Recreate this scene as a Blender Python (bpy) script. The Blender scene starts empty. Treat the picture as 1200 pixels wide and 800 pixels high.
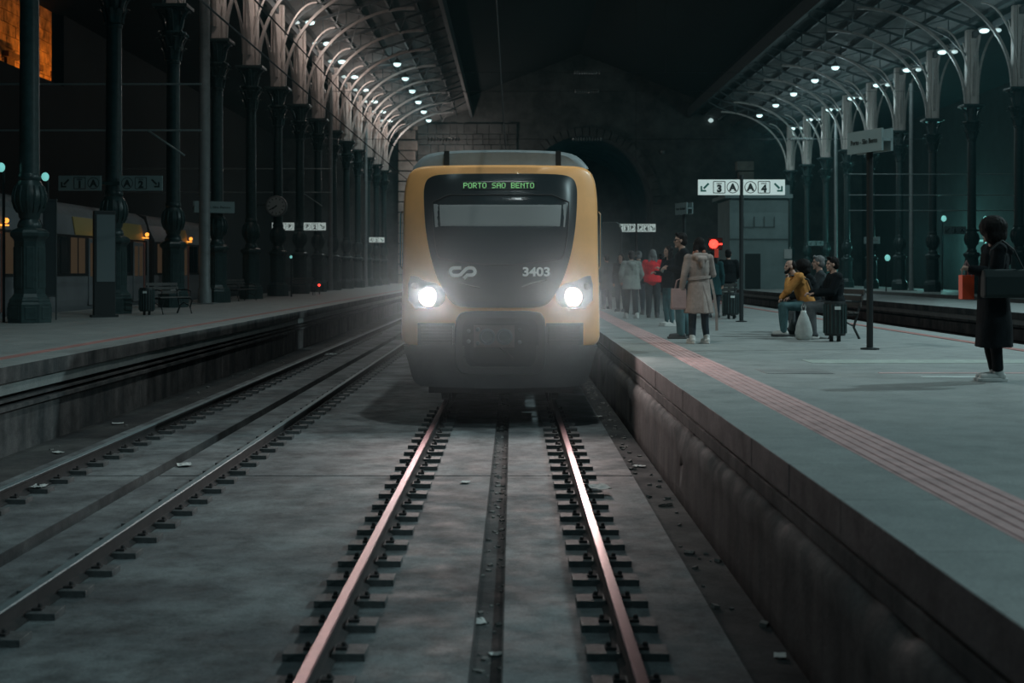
import bpy, bmesh, math, random
from mathutils import Vector, Matrix, noise
random.seed(7)
PI = math.pi
sc = bpy.context.scene
COL = sc.collection
# ------------------------------------------------------------ camera, world, light, exposure
F = 1550.0                      # focal length in pixels of the 1200x800 frame
CX, CY, EYE = 601.0, 317.5, 2.07
cam = bpy.data.cameras.new('camera'); cam_o = bpy.data.objects.new('camera', cam); COL.objects.link(cam_o)
cam.sensor_width = 36; cam.lens = F / 1200 * 36
cam.shift_x = -(CX - 600) / 1200; cam.shift_y = -(400 - CY) / 1200
cam_o.location = (0, 0, EYE); cam_o.rotation_euler = (PI / 2, 0, 0); cam.clip_end = 400
sc.camera = cam_o
cam.dof.use_dof = True; cam.dof.focus_distance = 19.5; cam.dof.aperture_fstop = 2.2
sc.view_settings.view_transform = 'Standard'; sc.view_settings.look = 'None'
sc.view_settings.exposure = 0.0; sc.view_settings.gamma = 1; sc.view_settings.use_curve_mapping = False
w = bpy.data.worlds.new('night_sky'); sc.world = w; w.use_nodes = True
w.node_tree.nodes['Background'].inputs[0].default_value = (0.012, 0.10, 0.125, 1)
w.node_tree.nodes['Background'].inputs[1].default_value = 0.55
sc.cycles.max_bounces = 5; sc.cycles.diffuse_bounces = 3; sc.cycles.glossy_bounces = 3; sc.cycles.volume_bounces = 0
sc.cycles.transmission_bounces = 4; sc.cycles.sample_clamp_indirect = 3
sc.cycles.use_denoising = True

def light(kind, loc, energy, color, size=0.3, rot=None, spot=None, blend=0.5):
    l = bpy.data.lights.new('light', kind); l.energy = energy; l.color = color
    if kind == 'AREA': l.size = size
    else: l.shadow_soft_size = size
    if spot: l.spot_size = math.radians(spot); l.spot_blend = blend
    o = bpy.data.objects.new('light', l); COL.objects.link(o); o.location = loc
    if rot: o.rotation_euler = rot
    return o
LAMP_COLOR = (0.68, .96, 1.0)
WARM_LAMP = (1.0, 0.86, 0.79)
HEAD_COLOR = (1.0, 0.83, 0.79)
COL_L, COL_R, COL_Y0, BAY = -11.0, 23.7, 30.1, 6.37
P_FLOOD_L, P_FLOOD_R, P_HANG, P_NEAR = 85, 75, 420, 3600
P_HEAD, HAZE, MIST = 178, 0.0006, 0.044

# lamps of the hall that hang over the tracks behind and above the camera's frame (the same rows go on down the hall)
for yy in (-14, 4, 22, 40):
    light('SPOT', (19.5, yy, 15.3), P_NEAR * {-14: 1.0, 4: 1.1, 22: 2.5, 40: 1.7}[yy], LAMP_COLOR, 0.25, (0, math.radians(-22 if False else 22), 0), 120, .8)
    light('SPOT', (-7.0, yy + 3, 15.3), P_NEAR * .13, LAMP_COLOR, 0.25, (0, math.radians(-10), 0), 120, .8)
# added spots at mid hall, no fixture, front light for the train and tracks
for yy in (2, 16):
    light('SPOT', (1.0, yy, 14.5), P_NEAR * (.10 if yy < 9 else .62), (.85, .98, .98), 0.25, (math.radians(22), 0, 0), 110, 1)

# ------------------------------------------------------------ materials
MATS = {}
def mat(name, color, rough=0.7, metal=0.0, var=0.0, scale=4.0, bump=0.0, dark=None, emit=None, estr=0.0, spec=0.5, stretch=None, bscale=None, coat=0):
    if name in MATS: return MATS[name]
    m = bpy.data.materials.new(name); m.use_nodes = True; nt = m.node_tree; b = nt.nodes['Principled BSDF']
    c = tuple(color) + (1,)
    b.inputs['Base Color'].default_value = c; b.inputs['Roughness'].default_value = rough
    b.inputs['Metallic'].default_value = metal; b.inputs['Specular IOR Level'].default_value = spec
    b.inputs['Coat Weight'].default_value = coat
    if emit: b.inputs['Emission Color'].default_value = tuple(emit) + (1,); b.inputs['Emission Strength'].default_value = estr
    tc = nt.nodes.new('ShaderNodeTexCoord'); mp = nt.nodes.new('ShaderNodeMapping')
    nt.links.new(tc.outputs['Object'], mp.inputs[0])
    if stretch: mp.inputs['Scale'].default_value = stretch
    if var:
        n = nt.nodes.new('ShaderNodeTexNoise'); n.inputs['Scale'].default_value = scale; n.inputs['Detail'].default_value = 8; n.inputs['Roughness'].default_value = .65
        nt.links.new(mp.outputs[0], n.inputs['Vector'])
        r = nt.nodes.new('ShaderNodeValToRGB'); d = dark or tuple(x * (1 - var) for x in color)
        r.color_ramp.elements[0].position = .32; r.color_ramp.elements[0].color = tuple(d) + (1,)
        r.color_ramp.elements[1].position = .68; r.color_ramp.elements[1].color = tuple(min(1, x * (1 + var * .35)) for x in color) + (1,)
        nt.links.new(n.outputs[0], r.inputs[0]); nt.links.new(r.outputs[0], b.inputs['Base Color'])
    if bump:
        n2 = nt.nodes.new('ShaderNodeTexNoise'); n2.inputs['Scale'].default_value = bscale or scale * 5; n2.inputs['Detail'].default_value = 6
        nt.links.new(mp.outputs[0], n2.inputs['Vector'])
        bp = nt.nodes.new('ShaderNodeBump'); bp.inputs['Strength'].default_value = bump; bp.inputs['Distance'].default_value = 0.02
        nt.links.new(n2.outputs[0], bp.inputs['Height']); nt.links.new(bp.outputs[0], b.inputs['Normal'])
    MATS[name] = m; return m

def slab_mat(name, base, patch, crack, rough=.75, streak=None, mott=.5):
    """worn concrete: broad patches, small spots, streaks and thin cracks, all in the thing's own space"""
    m = bpy.data.materials.new(name); m.use_nodes = True; nt = m.node_tree; b = nt.nodes['Principled BSDF']; L = nt.links.new
    tc = nt.nodes.new('ShaderNodeTexCoord'); N = nt.nodes.new
    def noise_(sc_, det, st=None, rgh=.6):
        mp = N('ShaderNodeMapping'); L(tc.outputs['Object'], mp.inputs[0])
        if st: mp.inputs['Scale'].default_value = st
        n = N('ShaderNodeTexNoise'); n.inputs['Scale'].default_value = sc_; n.inputs['Detail'].default_value = det; n.inputs['Roughness'].default_value = rgh
        L(mp.outputs[0], n.inputs['Vector']); return n.outputs[0]
    def ramp(src, a, b_, c0, c1):
        r = N('ShaderNodeValToRGB'); r.color_ramp.elements[0].position = a; r.color_ramp.elements[0].color = c0
        r.color_ramp.elements[1].position = b_; r.color_ramp.elements[1].color = c1; L(src, r.inputs[0]); return r.outputs[0]
    def mul(a, c):
        x = N('ShaderNodeMixRGB'); x.blend_type = 'MULTIPLY'; x.inputs[0].default_value = 1; L(a, x.inputs[1]); L(c, x.inputs[2]); return x.outputs[0]
    g = lambda v: (v, v, v, 1)
    col = ramp(noise_(.9, 8, streak), .35, .65, tuple(patch) + (1,), tuple(base) + (1,))
    col = mul(col, ramp(noise_(2.6, 10, None, .78), .36, .58, g(mott), g(1.05)))
    col = mul(col, ramp(noise_(60, 4), .3, .7, g(.72), g(1.15)))
    v = N('ShaderNodeTexVoronoi'); v.feature = 'DISTANCE_TO_EDGE'; v.inputs['Scale'].default_value = .55
    mp = N('ShaderNodeMapping'); L(tc.outputs['Object'], mp.inputs[0])
    nn = N('ShaderNodeTexNoise'); nn.inputs['Scale'].default_value = 2.2; nn.inputs['Detail'].default_value = 6; L(mp.outputs[0], nn.inputs['Vector'])
    ad = N('ShaderNodeMixRGB'); ad.blend_type = 'LINEAR_LIGHT'; ad.inputs[0].default_value = .45; L(mp.outputs[0], ad.inputs[1]); L(nn.outputs['Color'], ad.inputs[2])
    L(ad.outputs[0], v.inputs['Vector'])
    if crack: col = mul(col, ramp(v.outputs['Distance'], .0, .007, g(1 - crack), g(1)))
    L(col, b.inputs['Base Color'])
    L(ramp(noise_(3, 8), .3, .7, g(rough - .2), g(rough + .15)), b.inputs['Roughness'])
    bp = N('ShaderNodeBump'); bp.inputs['Strength'].default_value = .35; bp.inputs['Distance'].default_value = .01
    L(noise_(25, 8), bp.inputs['Height']); L(bp.outputs[0], b.inputs['Normal'])
    MATS[name] = m; return m

CONC = slab_mat('track_slab_concrete', (.215, .23, .232), (.095, .10, .105), .22, mott=.36)
PLAT = slab_mat('platform_paving', (.30, .31, .30), (.25, .265, .26), 0, .6, mott=.82)
PWALL = slab_mat('stained_platform_wall', (.17, .15, .145), (.045, .048, .05), 0, .9, streak=(1, 1.8, .3))
COPE = slab_mat('coping_stone', (.20, .16, .16), (.12, .10, .10), 0, .75, streak=(1, 1.2, .4))
DIRT = slab_mat('track_dirt', (.07, .068, .065), (.03, .03, .032), 0, .95)
TACT = mat('red_tactile_paving', (.58, .36, .35), .7, var=.3, scale=6, bump=.2)
TACT_L = mat('dark_red_line', (.38, .17, .15), .8, var=.4, scale=3)
IRON = mat('dark_green_iron', (.032, .058, .058), .36, .0, var=.4, scale=6, bump=.15)
STEEL = mat('dull_steel', (.13, .15, .155), .45, .6, var=.3, scale=5)
PILAST = mat('pale_riveted_iron', (.50, .45, .42), .6, var=.12, scale=3, bump=.1)
TRUSS = mat('dark_truss_iron', (.07, .085, .09), .6, var=.3)
RIBM = mat('pale_arch_iron', (.34, .31, .29), .5, var=.25)
ROOFM = mat('roof_boards', (.13, .14, .14), .85, var=.5, scale=.8, stretch=(1, .25, 1))
STONE = mat('far_wall_stone', (.105, .11, .108), .9, var=.55, scale=.7, bump=.4, bscale=3)
RAILTOP = mat('worn_pink_shine_steel', (.84, .60, .64), .22, 1.0, var=.15, scale=12)  # pink shine of the headlights put into the steel colour
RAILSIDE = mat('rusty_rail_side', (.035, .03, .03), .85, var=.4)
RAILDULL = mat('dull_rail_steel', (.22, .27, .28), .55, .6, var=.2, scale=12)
BLACK = mat('black_paint', (.012, .016, .017), .5)
RUBBER = mat('black_rubber', (.015, .015, .015), .8)
MATTE = mat('matte_white', (.62, .66, .64), .6)
WHITE = mat('white_emissive_sign_panel', (.62, .66, .64), .5, emit=(.55, .68, .65), estr=.45)  # weak emission added to the white panels
INK = mat('black_ink', (.02, .03, .03), .6)
GREENINK = mat('green_ink', (.02, .16, .13), .6)
PAPER = mat('white_litter_paper', (.55, .55, .53), .8)

# ------------------------------------------------------------ geometry helpers
def link(o, parent=None):
    COL.objects.link(o)
    if parent: o.parent = parent
    return o
def obj(name, bm, material, parent=None, smooth=False, bevel=0, loc=None, sub=0):
    bmesh.ops.recalc_face_normals(bm, faces=bm.faces)
    me = bpy.data.meshes.new(name); bm.to_mesh(me); bm.free()
    for m_ in (material if isinstance(material, (list, tuple)) else [material]): me.materials.append(m_)
    if smooth:
        for p in me.polygons: p.use_smooth = True
        if smooth == 'angle': me.set_sharp_from_angle(angle=math.radians(38))
    o = bpy.data.objects.new(name, me); link(o, parent)
    if loc: o.location = loc
    if bevel:
        md = o.modifiers.new('bevel', 'BEVEL'); md.width = bevel; md.segments = 2; md.limit_method = 'ANGLE'
    if sub:
        md = o.modifiers.new('sub', 'SUBSURF'); md.levels = sub; md.render_levels = sub
    return o
def tag(o, label=None, cat=None, group=None, kind=None):
    if label: o['label'] = label
    if cat: o['category'] = cat
    if group: o['group'] = group
    if kind: o['kind'] = kind
    return o
def thing(name, label, cat, loc=(0, 0, 0), rz=0, group=None):
    o = bpy.data.objects.new(name, None); COL.objects.link(o); o.location = loc; o.rotation_euler = (0, 0, rz); o.empty_display_size = .2
    return tag(o, label, cat, group)
def copy_tree(o, parent=None):
    c = o.copy(); COL.objects.link(c)
    if parent: c.parent = parent
    for ch in list(o.children): copy_tree(ch, c)
    return c
def BM(): return bmesh.new()
def box(bm, x0, x1, y0, y1, z0, z1, mi=0, M=None):
    vs = [bm.verts.new(v) for v in [(x0, y0, z0), (x1, y0, z0), (x1, y1, z0), (x0, y1, z0), (x0, y0, z1), (x1, y0, z1), (x1, y1, z1), (x0, y1, z1)]]
    if M:
        for v in vs: v.co = M @ v.co
    for f in [(0, 3, 2, 1), (4, 5, 6, 7), (0, 1, 5, 4), (1, 2, 6, 5), (2, 3, 7, 6), (3, 0, 4, 7)]:
        fc = bm.faces.new([vs[i] for i in f]); fc.material_index = mi
    return vs
def frame_of(d, up=None):
    d = d.normalized(); u = Vector(up) if up else (Vector((0, 0, 1)) if abs(d.z) < .95 else Vector((0, 1, 0)))
    s = d.cross(u)
    if s.length < 1e-5: s = d.orthogonal()
    s.normalize(); u = s.cross(d).normalized(); return s, u
def loft(bm, rings, cap=True, mi=0, closed=True):
    vr = [[bm.verts.new(p) for p in r] for r in rings]
    for a, b in zip(vr, vr[1:]):
        n = len(a)
        for i in range(n if closed else n - 1):
            f = bm.faces.new((a[i], a[(i + 1) % n], b[(i + 1) % n], b[i])); f.material_index = mi
    if cap:
        for r in (vr[0][::-1], vr[-1]):
            try: bm.faces.new(r).material_index = mi
            except ValueError: pass
    return vr
def tube(bm, pts, r, n=8, mi=0, sx=1.0, up=None):
    pts = [Vector(p) for p in pts]; R = r if isinstance(r, (list, tuple)) else [r] * len(pts)
    rings = []
    for i, p in enumerate(pts):
        d = (pts[min(i + 1, len(pts) - 1)] - pts[max(i - 1, 0)])
        s, u = frame_of(d, up)
        rings.append([p + s * (R[i] * sx * math.cos(2 * PI * k / n)) + u * (R[i] * math.sin(2 * PI * k / n)) for k in range(n)])
    return loft(bm, rings, True, mi)
def bar(bm, pts, wd, ht, mi=0, up=(0, 0, 1)):
    pts = [Vector(p) for p in pts]; rings = []
    for i, p in enumerate(pts):
        d = (pts[min(i + 1, len(pts) - 1)] - pts[max(i - 1, 0)]); s, u = frame_of(d, up)
        rings.append([p + s * a * wd / 2 + u * b * ht / 2 for a, b in ((-1, -1), (1, -1), (1, 1), (-1, 1))])
    return loft(bm, rings, True, mi)
def lathe(bm, prof, n=24, c=(0, 0, 0), mi=0, sq=0):
    rings = []
    for r, z in prof:
        ring = []
        for k in range(n):
            a = 2 * PI * k / n; q = r
            if sq: q = r / max(abs(math.cos(a)), abs(math.sin(a))) ** sq
            ring.append(Vector((c[0] + q * math.cos(a), c[1] + q * math.sin(a), c[2] + z)))
        rings.append(ring)
    return loft(bm, rings, True, mi)
def capsule(bm, p0, r0, p1, r1, fx=1.0, fy=1.0, n=12, up=(0, 1, 0)):
    """tapered limb with round ends; fx/fy squash the section sideways / front-back"""
    p0, p1 = Vector(p0), Vector(p1); d = p1 - p0
    if d.length < 1e-6: d = Vector((0, 0, 1e-4))
    s, u = frame_of(d, up); dn = d.normalized(); rings = []
    def ring(p, r): rings.append([p + s * (r * fx * math.cos(2 * PI * k / n)) + u * (r * fy * math.sin(2 * PI * k / n)) for k in range(n)])
    for a in (-80, -50, -20): ring(p0 + dn * r0 * math.sin(math.radians(a)) * min(fx, fy, 1), r0 * math.cos(math.radians(a)))
    ring((p0 + p1) / 2, (r0 + r1) / 2)
    for a in (20, 50, 80): ring(p1 + dn * r1 * math.sin(math.radians(a)) * min(fx, fy, 1), r1 * math.cos(math.radians(a)))
    loft(bm, rings)
def ellipsoid(bm, c, r, M=None, n=16, m=10):
    c = Vector(c); rings = []
    for i in range(1, m):
        t = PI * i / m
        rg = [Vector((r[0] * math.sin(t) * math.cos(2 * PI * k / n), r[1] * math.sin(t) * math.sin(2 * PI * k / n), -r[2] * math.cos(t))) for k in range(n)]
        rings.append([(c + (M @ v if M else v)) for v in rg])
    loft(bm, rings)
def remesh(bm, voxel, smooth_it=4, noise_amp=0, noise_scale=8):
    """fuse overlapping closed shapes into one continuous surface"""
    me = bpy.data.meshes.new('t'); bmesh.ops.recalc_face_normals(bm, faces=bm.faces); bm.to_mesh(me); bm.free()
    o = bpy.data.objects.new('t', me); COL.objects.link(o)
    md = o.modifiers.new('r', 'REMESH'); md.mode = 'VOXEL'; md.voxel_size = voxel; md.use_smooth_shade = True
    if smooth_it:
        s = o.modifiers.new('s', 'SMOOTH'); s.factor = .5; s.iterations = smooth_it
    dg = bpy.context.evaluated_depsgraph_get(); dg.update()
    m2 = bpy.data.meshes.new_from_object(o.evaluated_get(dg))
    bpy.data.objects.remove(o); bpy.data.meshes.remove(me)
    b2 = bmesh.new(); b2.from_mesh(m2); bpy.data.meshes.remove(m2)
    if noise_amp:
        b2.normal_update()
        for v in b2.verts:
            p = v.co * noise_scale; p.z *= .45
            v.co += v.normal * noise.noise(p) * noise_amp
    return b2
def text_bm(s, size, extr=.002, bold=0.0, spacing=1.0):
    cu = bpy.data.curves.new('t', 'FONT'); cu.body = s; cu.size = size; cu.extrude = extr; cu.offset = bold; cu.align_x = 'CENTER'; cu.align_y = 'CENTER'; cu.space_character = spacing
    o = bpy.data.objects.new('t', cu); COL.objects.link(o)
    dg = bpy.context.evaluated_depsgraph_get(); dg.update()
    me = bpy.data.meshes.new_from_object(o.evaluated_get(dg)); b = bmesh.new(); b.from_mesh(me)
    bpy.data.objects.remove(o); bpy.data.meshes.remove(me); bpy.data.curves.remove(cu)
    return b
def put_text(bm, s, size, c, bold=0.0, M=None, spacing=1.0, fit=None):
    """text standing upright in the XZ plane, read from -Y, added to bm"""
    t = text_bm(s, size, .002, bold, spacing)
    xs = [v.co.x for v in t.verts]; ys = [v.co.y for v in t.verts]
    ox, oy = (min(xs) + max(xs)) / 2, (min(ys) + max(ys)) / 2
    kx = fit / (max(xs) - min(xs)) if fit else 1
    R = Matrix.Rotation(PI / 2, 4, 'X')
    mp = {}
    for v in t.verts:
        p = R @ Vector(((v.co.x - ox) * kx, v.co.y - oy, v.co.z)) + Vector(c)
        mp[v.index] = bm.verts.new(M @ p if M else p)
    for f in t.faces:
        try: bm.faces.new([mp[v.index] for v in f.verts])
        except ValueError: pass
    t.free()
def extrude_poly(bm, pts, y0, y1, M=None, mi=0):
    """polygon in XZ extruded along Y"""
    a = [bm.verts.new((M @ Vector((x, y0, z))) if M else (x, y0, z)) for x, z in pts]
    b = [bm.verts.new((M @ Vector((x, y1, z))) if M else (x, y1, z)) for x, z in pts]
    n = len(a)
    for i in range(n):
        f = bm.faces.new((a[i], a[(i + 1) % n], b[(i + 1) % n], b[i])); f.material_index = mi
    bm.faces.new(a).material_index = mi; bm.faces.new(b[::-1]).material_index = mi
def at(px, py, Y): return Vector(((px - CX) * Y / F, Y, EYE - (py - CY) * Y / F))
SX = 0.9       # platform surface height above rail top
def struct(name, bm, m, **k):
    o = obj(name, bm, m, **k); o['kind'] = 'structure'; return o

# ------------------------------------------------------------ the ground, platforms and walls
Y0, Y1 = -12.0, 125.0
b = BM()
JO = [-12, 1.6, 14.35, 27.1, 39.9, 52.6, 65.4, 78.1, 91, 104, 125]
def slab(x0, x1, z=-.15):
    for a, c in zip(JO, JO[1:]): box(b, x0, x1, a + .022, c - .022, -.5, z)
slab(-5.12, -4.03); slab(-3.84, -.245); slab(-.055, 1.30)
box(b, -5.14, -3.0, Y0, Y1, -.7, -.32); box(b, -5.2, 1.3, Y0, Y1, -.9, -.33)
struct('floor', b, CONC)
b = BM(); box(b, -4.05, -3.8, Y0, Y1, -.4, -.285); box(b, -.26, -.04, Y0, Y1, -.4, -.205)
for xa, xb in ((-4.032, -4.018), (-3.852, -3.838), (-.247, -.236), (-.064, -.053)): box(b, xa, xb, Y0, Y1, -.4, -.153)  # thin dark strips added along the channel sides
struct('floor_channel', b, slab_mat('channel_dirt_dark_sides', (.085, .085, .085), (.03, .03, .032), 0, .95))
b = BM(); box(b, -6.3, -5.12, Y0, Y1, -.5, -.2); box(b, 1.30, 1.66, Y0, Y1, -.5, -.19)
for v in b.verts: pass
struct('floor_side_gutters', b, DIRT)
b = BM(); box(b, -5.10, -4.935, Y0, Y1, -.3, -.03); struct('trim_1', b, CONC, bevel=.01)
# a bed for the line beyond the right platform
b = BM(); box(b, 7.9, 14.3, Y0, Y1, -.5, -.2); struct('floor_beyond_platform', b, DIRT)
b = BM(); box(b, -22, -12.9, Y0, Y1, -.5, -.2); struct('floor_far_left', b, DIRT)
b = BM(); box(b, 18.4, 33, Y0, Y1, -.5, -.2); struct('floor_far_right', b, DIRT)
# central island of the right platform
def platform(name, x0, x1, faceL, faceR, m=PLAT):
    b = BM(); box(b, x0 + .04, x1 - .04, Y0, Y1 - .2, .55, SX); o = struct(name, b, m)
    for side, on in ((-1, faceL), (1, faceR)):
        X = x0 if side < 0 else x1
        if not on: continue
        # jagged coping stones
        b = BM(); y = Y0
        while y < Y1 - 1:
            L = 1.25; a = X + side * random.uniform(-.003, .003)
            box(b, min(a, X - side * .55), max(a, X - side * .55), y + .002, y + L - .002, SX - .20, SX + .004)
            y += L
        for f in b.faces:
            f.material_index = 1 if f.calc_center_median().z > SX else 0
        struct('trim_coping', b, [COPE if name == 'floor_right_platform' else PWALL, PLAT], bevel=.004)
    return o
platform('floor_right_platform', 1.67, 8.1, True, True)
platform('floor_left_platform', -12.95, -6.18, True, True)
platform('floor_far_platform', 14.2, 18.5, True, False)
platform('floor_row_platform', 21.2, 27.2, False, False)
# right platform wall: recess, band, broken ledge, stained wall
b = BM(); box(b, 1.76, 8.0, Y0, Y1 - .2, -.5, .70); struct('wall_platform_core', b, PWALL)
b = BM()
box(b, 1.685, 1.8, Y0, Y1 - .2, .55, .66)
struct('wall_platform_band', b, PWALL, bevel=.01)
b = BM(); rows = []
ys = [Y0 + i * .12 for i in range(int((60 - Y0) / .12))]
for y in ys:
    n1 = noise.noise(Vector((y * .9, 0, 0))); n2 = noise.noise(Vector((y * 3.1, 5, 0))); n3 = noise.noise(Vector((y * .35, 9, 2)))
    lw = .045 + .03 * n2 + .03 * n3; top = .53 + .045 * n2
    chip = max(0, n1 - .05) * .45 + .03 * abs(noise.noise(Vector((y * 7, 3, 1))))
    rows.append([Vector((x, y, z)) for x, z in ((1.76, .56), (1.70, top + .01), (1.685 - .02, top - chip * .35), (1.64 - lw * .3, top - .05 - chip), (1.635 + .01 * n2, top - .18 - chip), (1.635 + .008 * n1, .2), (1.63, -.05), (1.635, -.3), (1.8, -.3))])
loft(b, rows, True)
struct('wall_right_platform', b, PWALL, smooth=True)
# left platform wall
b = BM()
box(b, -12.8, -6.40, Y0, Y1 - .2, -.5, .70); struct('wall_platform_core_left', b, PWALL)
b = BM(); box(b, -6.5, -6.24, Y0, Y1 - .2, .63, .665); box(b, -6.5, -6.16, Y0, Y1 - .2, .36, .41); box(b, -6.5, -6.20, Y0, Y1 - .2, .46, .49)
struct('trim_2', b, PWALL)
b = BM(); y = Y0
while y < Y1 - 1:
    L = 3.1; box(b, -6.6, -6.22 + random.uniform(-.006, .006), y + .008, y + L - .008, -.4, .365); y += L
struct('wall_left_platform', b, PWALL, bevel=.01)
b = BM()
for z, xx in ((.555, -6.32), (.52, -6.30)):
    tube(b, [(xx, y, z + .008 * math.sin(y * 1.3 + xx * 40)) for y in range(-12, 125, 2)], .017, 6)
tag(obj('trackside_cable', b, RUBBER), 'pair of black cables running in the recess under the left platform edge', 'cable')
# far platform face
b = BM(); box(b, 14.5, 18.4, Y0, Y1 - .2, -.5, .70)
box(b, 14.26, 14.6, Y0, Y1 - .2, .48, .66); box(b, 14.3, 14.6, Y0, Y1 - .2, .1, .42); box(b, 14.24, 14.6, Y0, Y1 - .2, -.5, .06)
struct('wall_far_platform', b, PWALL)

# tactile strips (rows of raised bars on paving plates)
b = BM(); box(b, 2.19, 2.60, Y0, Y1 - .4, SX, SX + .006)
for k in range(5):
    x = 2.235 + k * .079
    box(b, x - .022, x + .022, Y0, Y1 - .4, SX + .005, SX + .011)
tag(obj('tactile_strip', b, TACT, bevel=.004), 'pink ribbed tactile paving strip running along the right platform edge', 'tactile paving')
b = BM(); box(b, 7.42, 7.60, Y0, Y1 - .4, SX, SX + .008); 
tag(obj('tactile_strip', b, TACT_L), 'thin red line along the far side of the right platform', 'tactile paving')
b = BM(); box(b, -6.92, -6.72, Y0, Y1 - .4, SX, SX + .008)
tag(obj('tactile_strip', b, TACT_L), 'faded red line along the edge of the left platform', 'tactile paving')
# painted marks and access covers on the right platform
def mark(y, x0, x1, wd, m, label, name='painted_line'):
    b = BM(); box(b, x0, x1, y - wd / 2, y + wd / 2, SX, SX + .004); tag(obj(name, b, m), label, 'floor marking')
PAINT = mat('worn_white_paint', (.38, .42, .38), .6, var=.3, scale=8)
mark(EYE * 0 + 1813 / (423.5 - CY), 3.8, 8.0, .62, PAINT, 'wide pale band painted across the right platform by the long coated person')
mark(1813 / (437 - CY), 4.2, 8.0, .10, TACT, 'thin pinkish line across the right platform in front of the pale band')
mark(1813 / (441.5 - CY), 4.52, 5.2, .12, MATTE, 'short white dash painted on the platform left of the sneaker')
for (ax, ay, bx, by, lab) in ((884, 432, 960, 438, 'rectangular access cover in the paving beyond the pink strip'),):
    ya, yb = 1813 / (ay - CY), 1813 / (by - CY)
    x0, x1 = (ax - CX) * ya / F, (bx - CX) * ya / F
    b = BM(); box(b, x0, x1, yb, ya, SX, SX + .003); box(b, x0 + .02, x1 - .02, yb + .03, ya - .03, SX, SX + .005)
    tag(obj('access_cover', b, mat('cover_steel', (.23, .235, .23), .6, var=.3)), lab, 'cover')

# ------------------------------------------------------------ hall shell
b = BM()
def cell(x0, x1, y0, y1, z0, z1): box(b, x0, x1, y0, y1, z0, z1)
cell(-22.6, -22, -12, 55, -.5, 18); cell(-22.6, -22, 64.8, 126, -.5, 18); cell(-22.6, -22, 55, 64.8, -.5, 11.1)
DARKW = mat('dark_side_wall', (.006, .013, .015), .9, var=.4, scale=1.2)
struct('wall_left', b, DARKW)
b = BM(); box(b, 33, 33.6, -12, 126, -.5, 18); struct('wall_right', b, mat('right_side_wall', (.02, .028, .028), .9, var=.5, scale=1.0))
# far wall with the tunnel mouth
TX, TR, TS = 6.9, 6.3, 8.4
b = BM()
ang = [PI * i / 40 for i in range(41)]
inner = [(TX + TR, -.5)] + [(TX + TR * math.cos(a), TS + TR * 1.02 * math.sin(a)) for a in ang] + [(TX - TR, -.5)]
def edge_(a):
    c_, s_ = math.cos(a), math.sin(a); k = min((33.5 - TX) / c_ if c_ > 1e-6 else (-22.6 - TX) / c_ if c_ < -1e-6 else 99, (24 - TS) / s_ if s_ > 1e-6 else 99); return (TX + c_ * k, TS + s_ * k)
outer = [(33.5, -.5)] + [edge_(a) for a in ang] + [(-22.6, -.5)]
rings = [[Vector((x, 125, z)) for x, z in inner], [Vector((x, 125, z)) for x, z in outer]]
vr = loft(b, rings, False, closed=False)
rings = [[Vector((x, 125, z)) for x, z in inner], [Vector((x, 150, z)) for x, z in inner]]
loft(b, rings, False, closed=False)
box(b, TX - TR, TX + TR, 149, 150, -.5, 16)
struct('wall_back', b, STONE)
b = BM()   # tunnel rim
prev = None
for i in range(31):
    a0, a1 = PI * i / 31 + .006, PI * (i + 1) / 31 - .006
    pts = [(TX + r * math.cos(a), TS + r * 1.02 * math.sin(a)) for r, a in ((TR - .02, a0), (TR + .75, a0), (TR + .75, a1), (TR - .02, a1))]
    extrude_poly(b, pts, 124.75, 125.3)
struct('trim_tunnel_arch', b, STONE)
# stone pilaster of rusticated blocks and lit corner
b = BM(); z = -.2; k = 0
BLK = mat('pale_stone_blocks', (.33, .29, .26), .85, var=.35, scale=1.5, bump=.3)
while z < 15.6:
    e = .0 if k % 2 else .22
    box(b, -10.75, -9.2 + e, 123.9, 125, z + .05, z + .92); z += .97; k += 1
struct('trim_stone_pilaster', b, BLK, bevel=.05)
b = BM(); z = -.2; k = 0
while z < 12:
    e = .0 if k % 2 else .22
    box(b, 21.2 - e, 22.6, 123.9, 125, z + .05, z + .92); z += .97; k += 1
struct('trim_stone_pilaster', b, BLK, bevel=.05)
# rough stone courses on the lit left part of the far wall
b = BM()
for r_ in range(15):
    x = -9.0
    while x < .2:
        L = random.uniform(.5, 1.3)
        z = 1 + r_ * 1.0
        box(b, x + .02, min(x + L, .4) - .02, 124.9 - random.uniform(0, .12), 125.1, z + .03, z + .97)
        x += L
struct('wall_back_stonework', b, STONE, bevel=.03)

# roof: two side slopes with boards and a dark raised middle
def roof_z(d): return 14.7 + d * (17.2 - 14.7) / 7.6     # d = distance inward from the column row
for nm, xs, sg in (('ceiling_left', COL_L, 1), ('ceiling_right', COL_R, -1)):
    b = BM()
    x0, x1 = xs - sg * 1.2, xs + sg * 7.1
    for y in [Y0 + i * 1.0 for i in range(int(Y1 - Y0))]:
        pts = [(x0, roof_z(-1.2) + .32), (x1, roof_z(7.1) + .32), (x1, roof_z(7.1) + .40), (x0, roof_z(-1.2) + .40)]
        extrude_poly(b, pts, y + .01, y + .99)
    rf = struct(nm, b, ROOFM)
    b = BM()
    for d in (0.1, 1.5, 2.9, 4.3, 5.7, 7.0):
        x = xs + sg * d; z = roof_z(d) + .22
        box(b, x - .06, x + .06, Y0, Y1, z - .10, z + .10)
    bm_ = obj('purlin', b, TRUSS, rf)
    b = BM(); box(b, xs - .10, xs + .10, 24, Y1, 14.05, 14.35); obj('row_girder', b, TRUSS, rf)
    b = BM(); x = xs + sg * 7.1; box(b, x - .12, x + .12, Y0, Y1, 16.55, 17.45); obj('edge_girder', b, TRUSS, rf)
b = BM()
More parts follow.
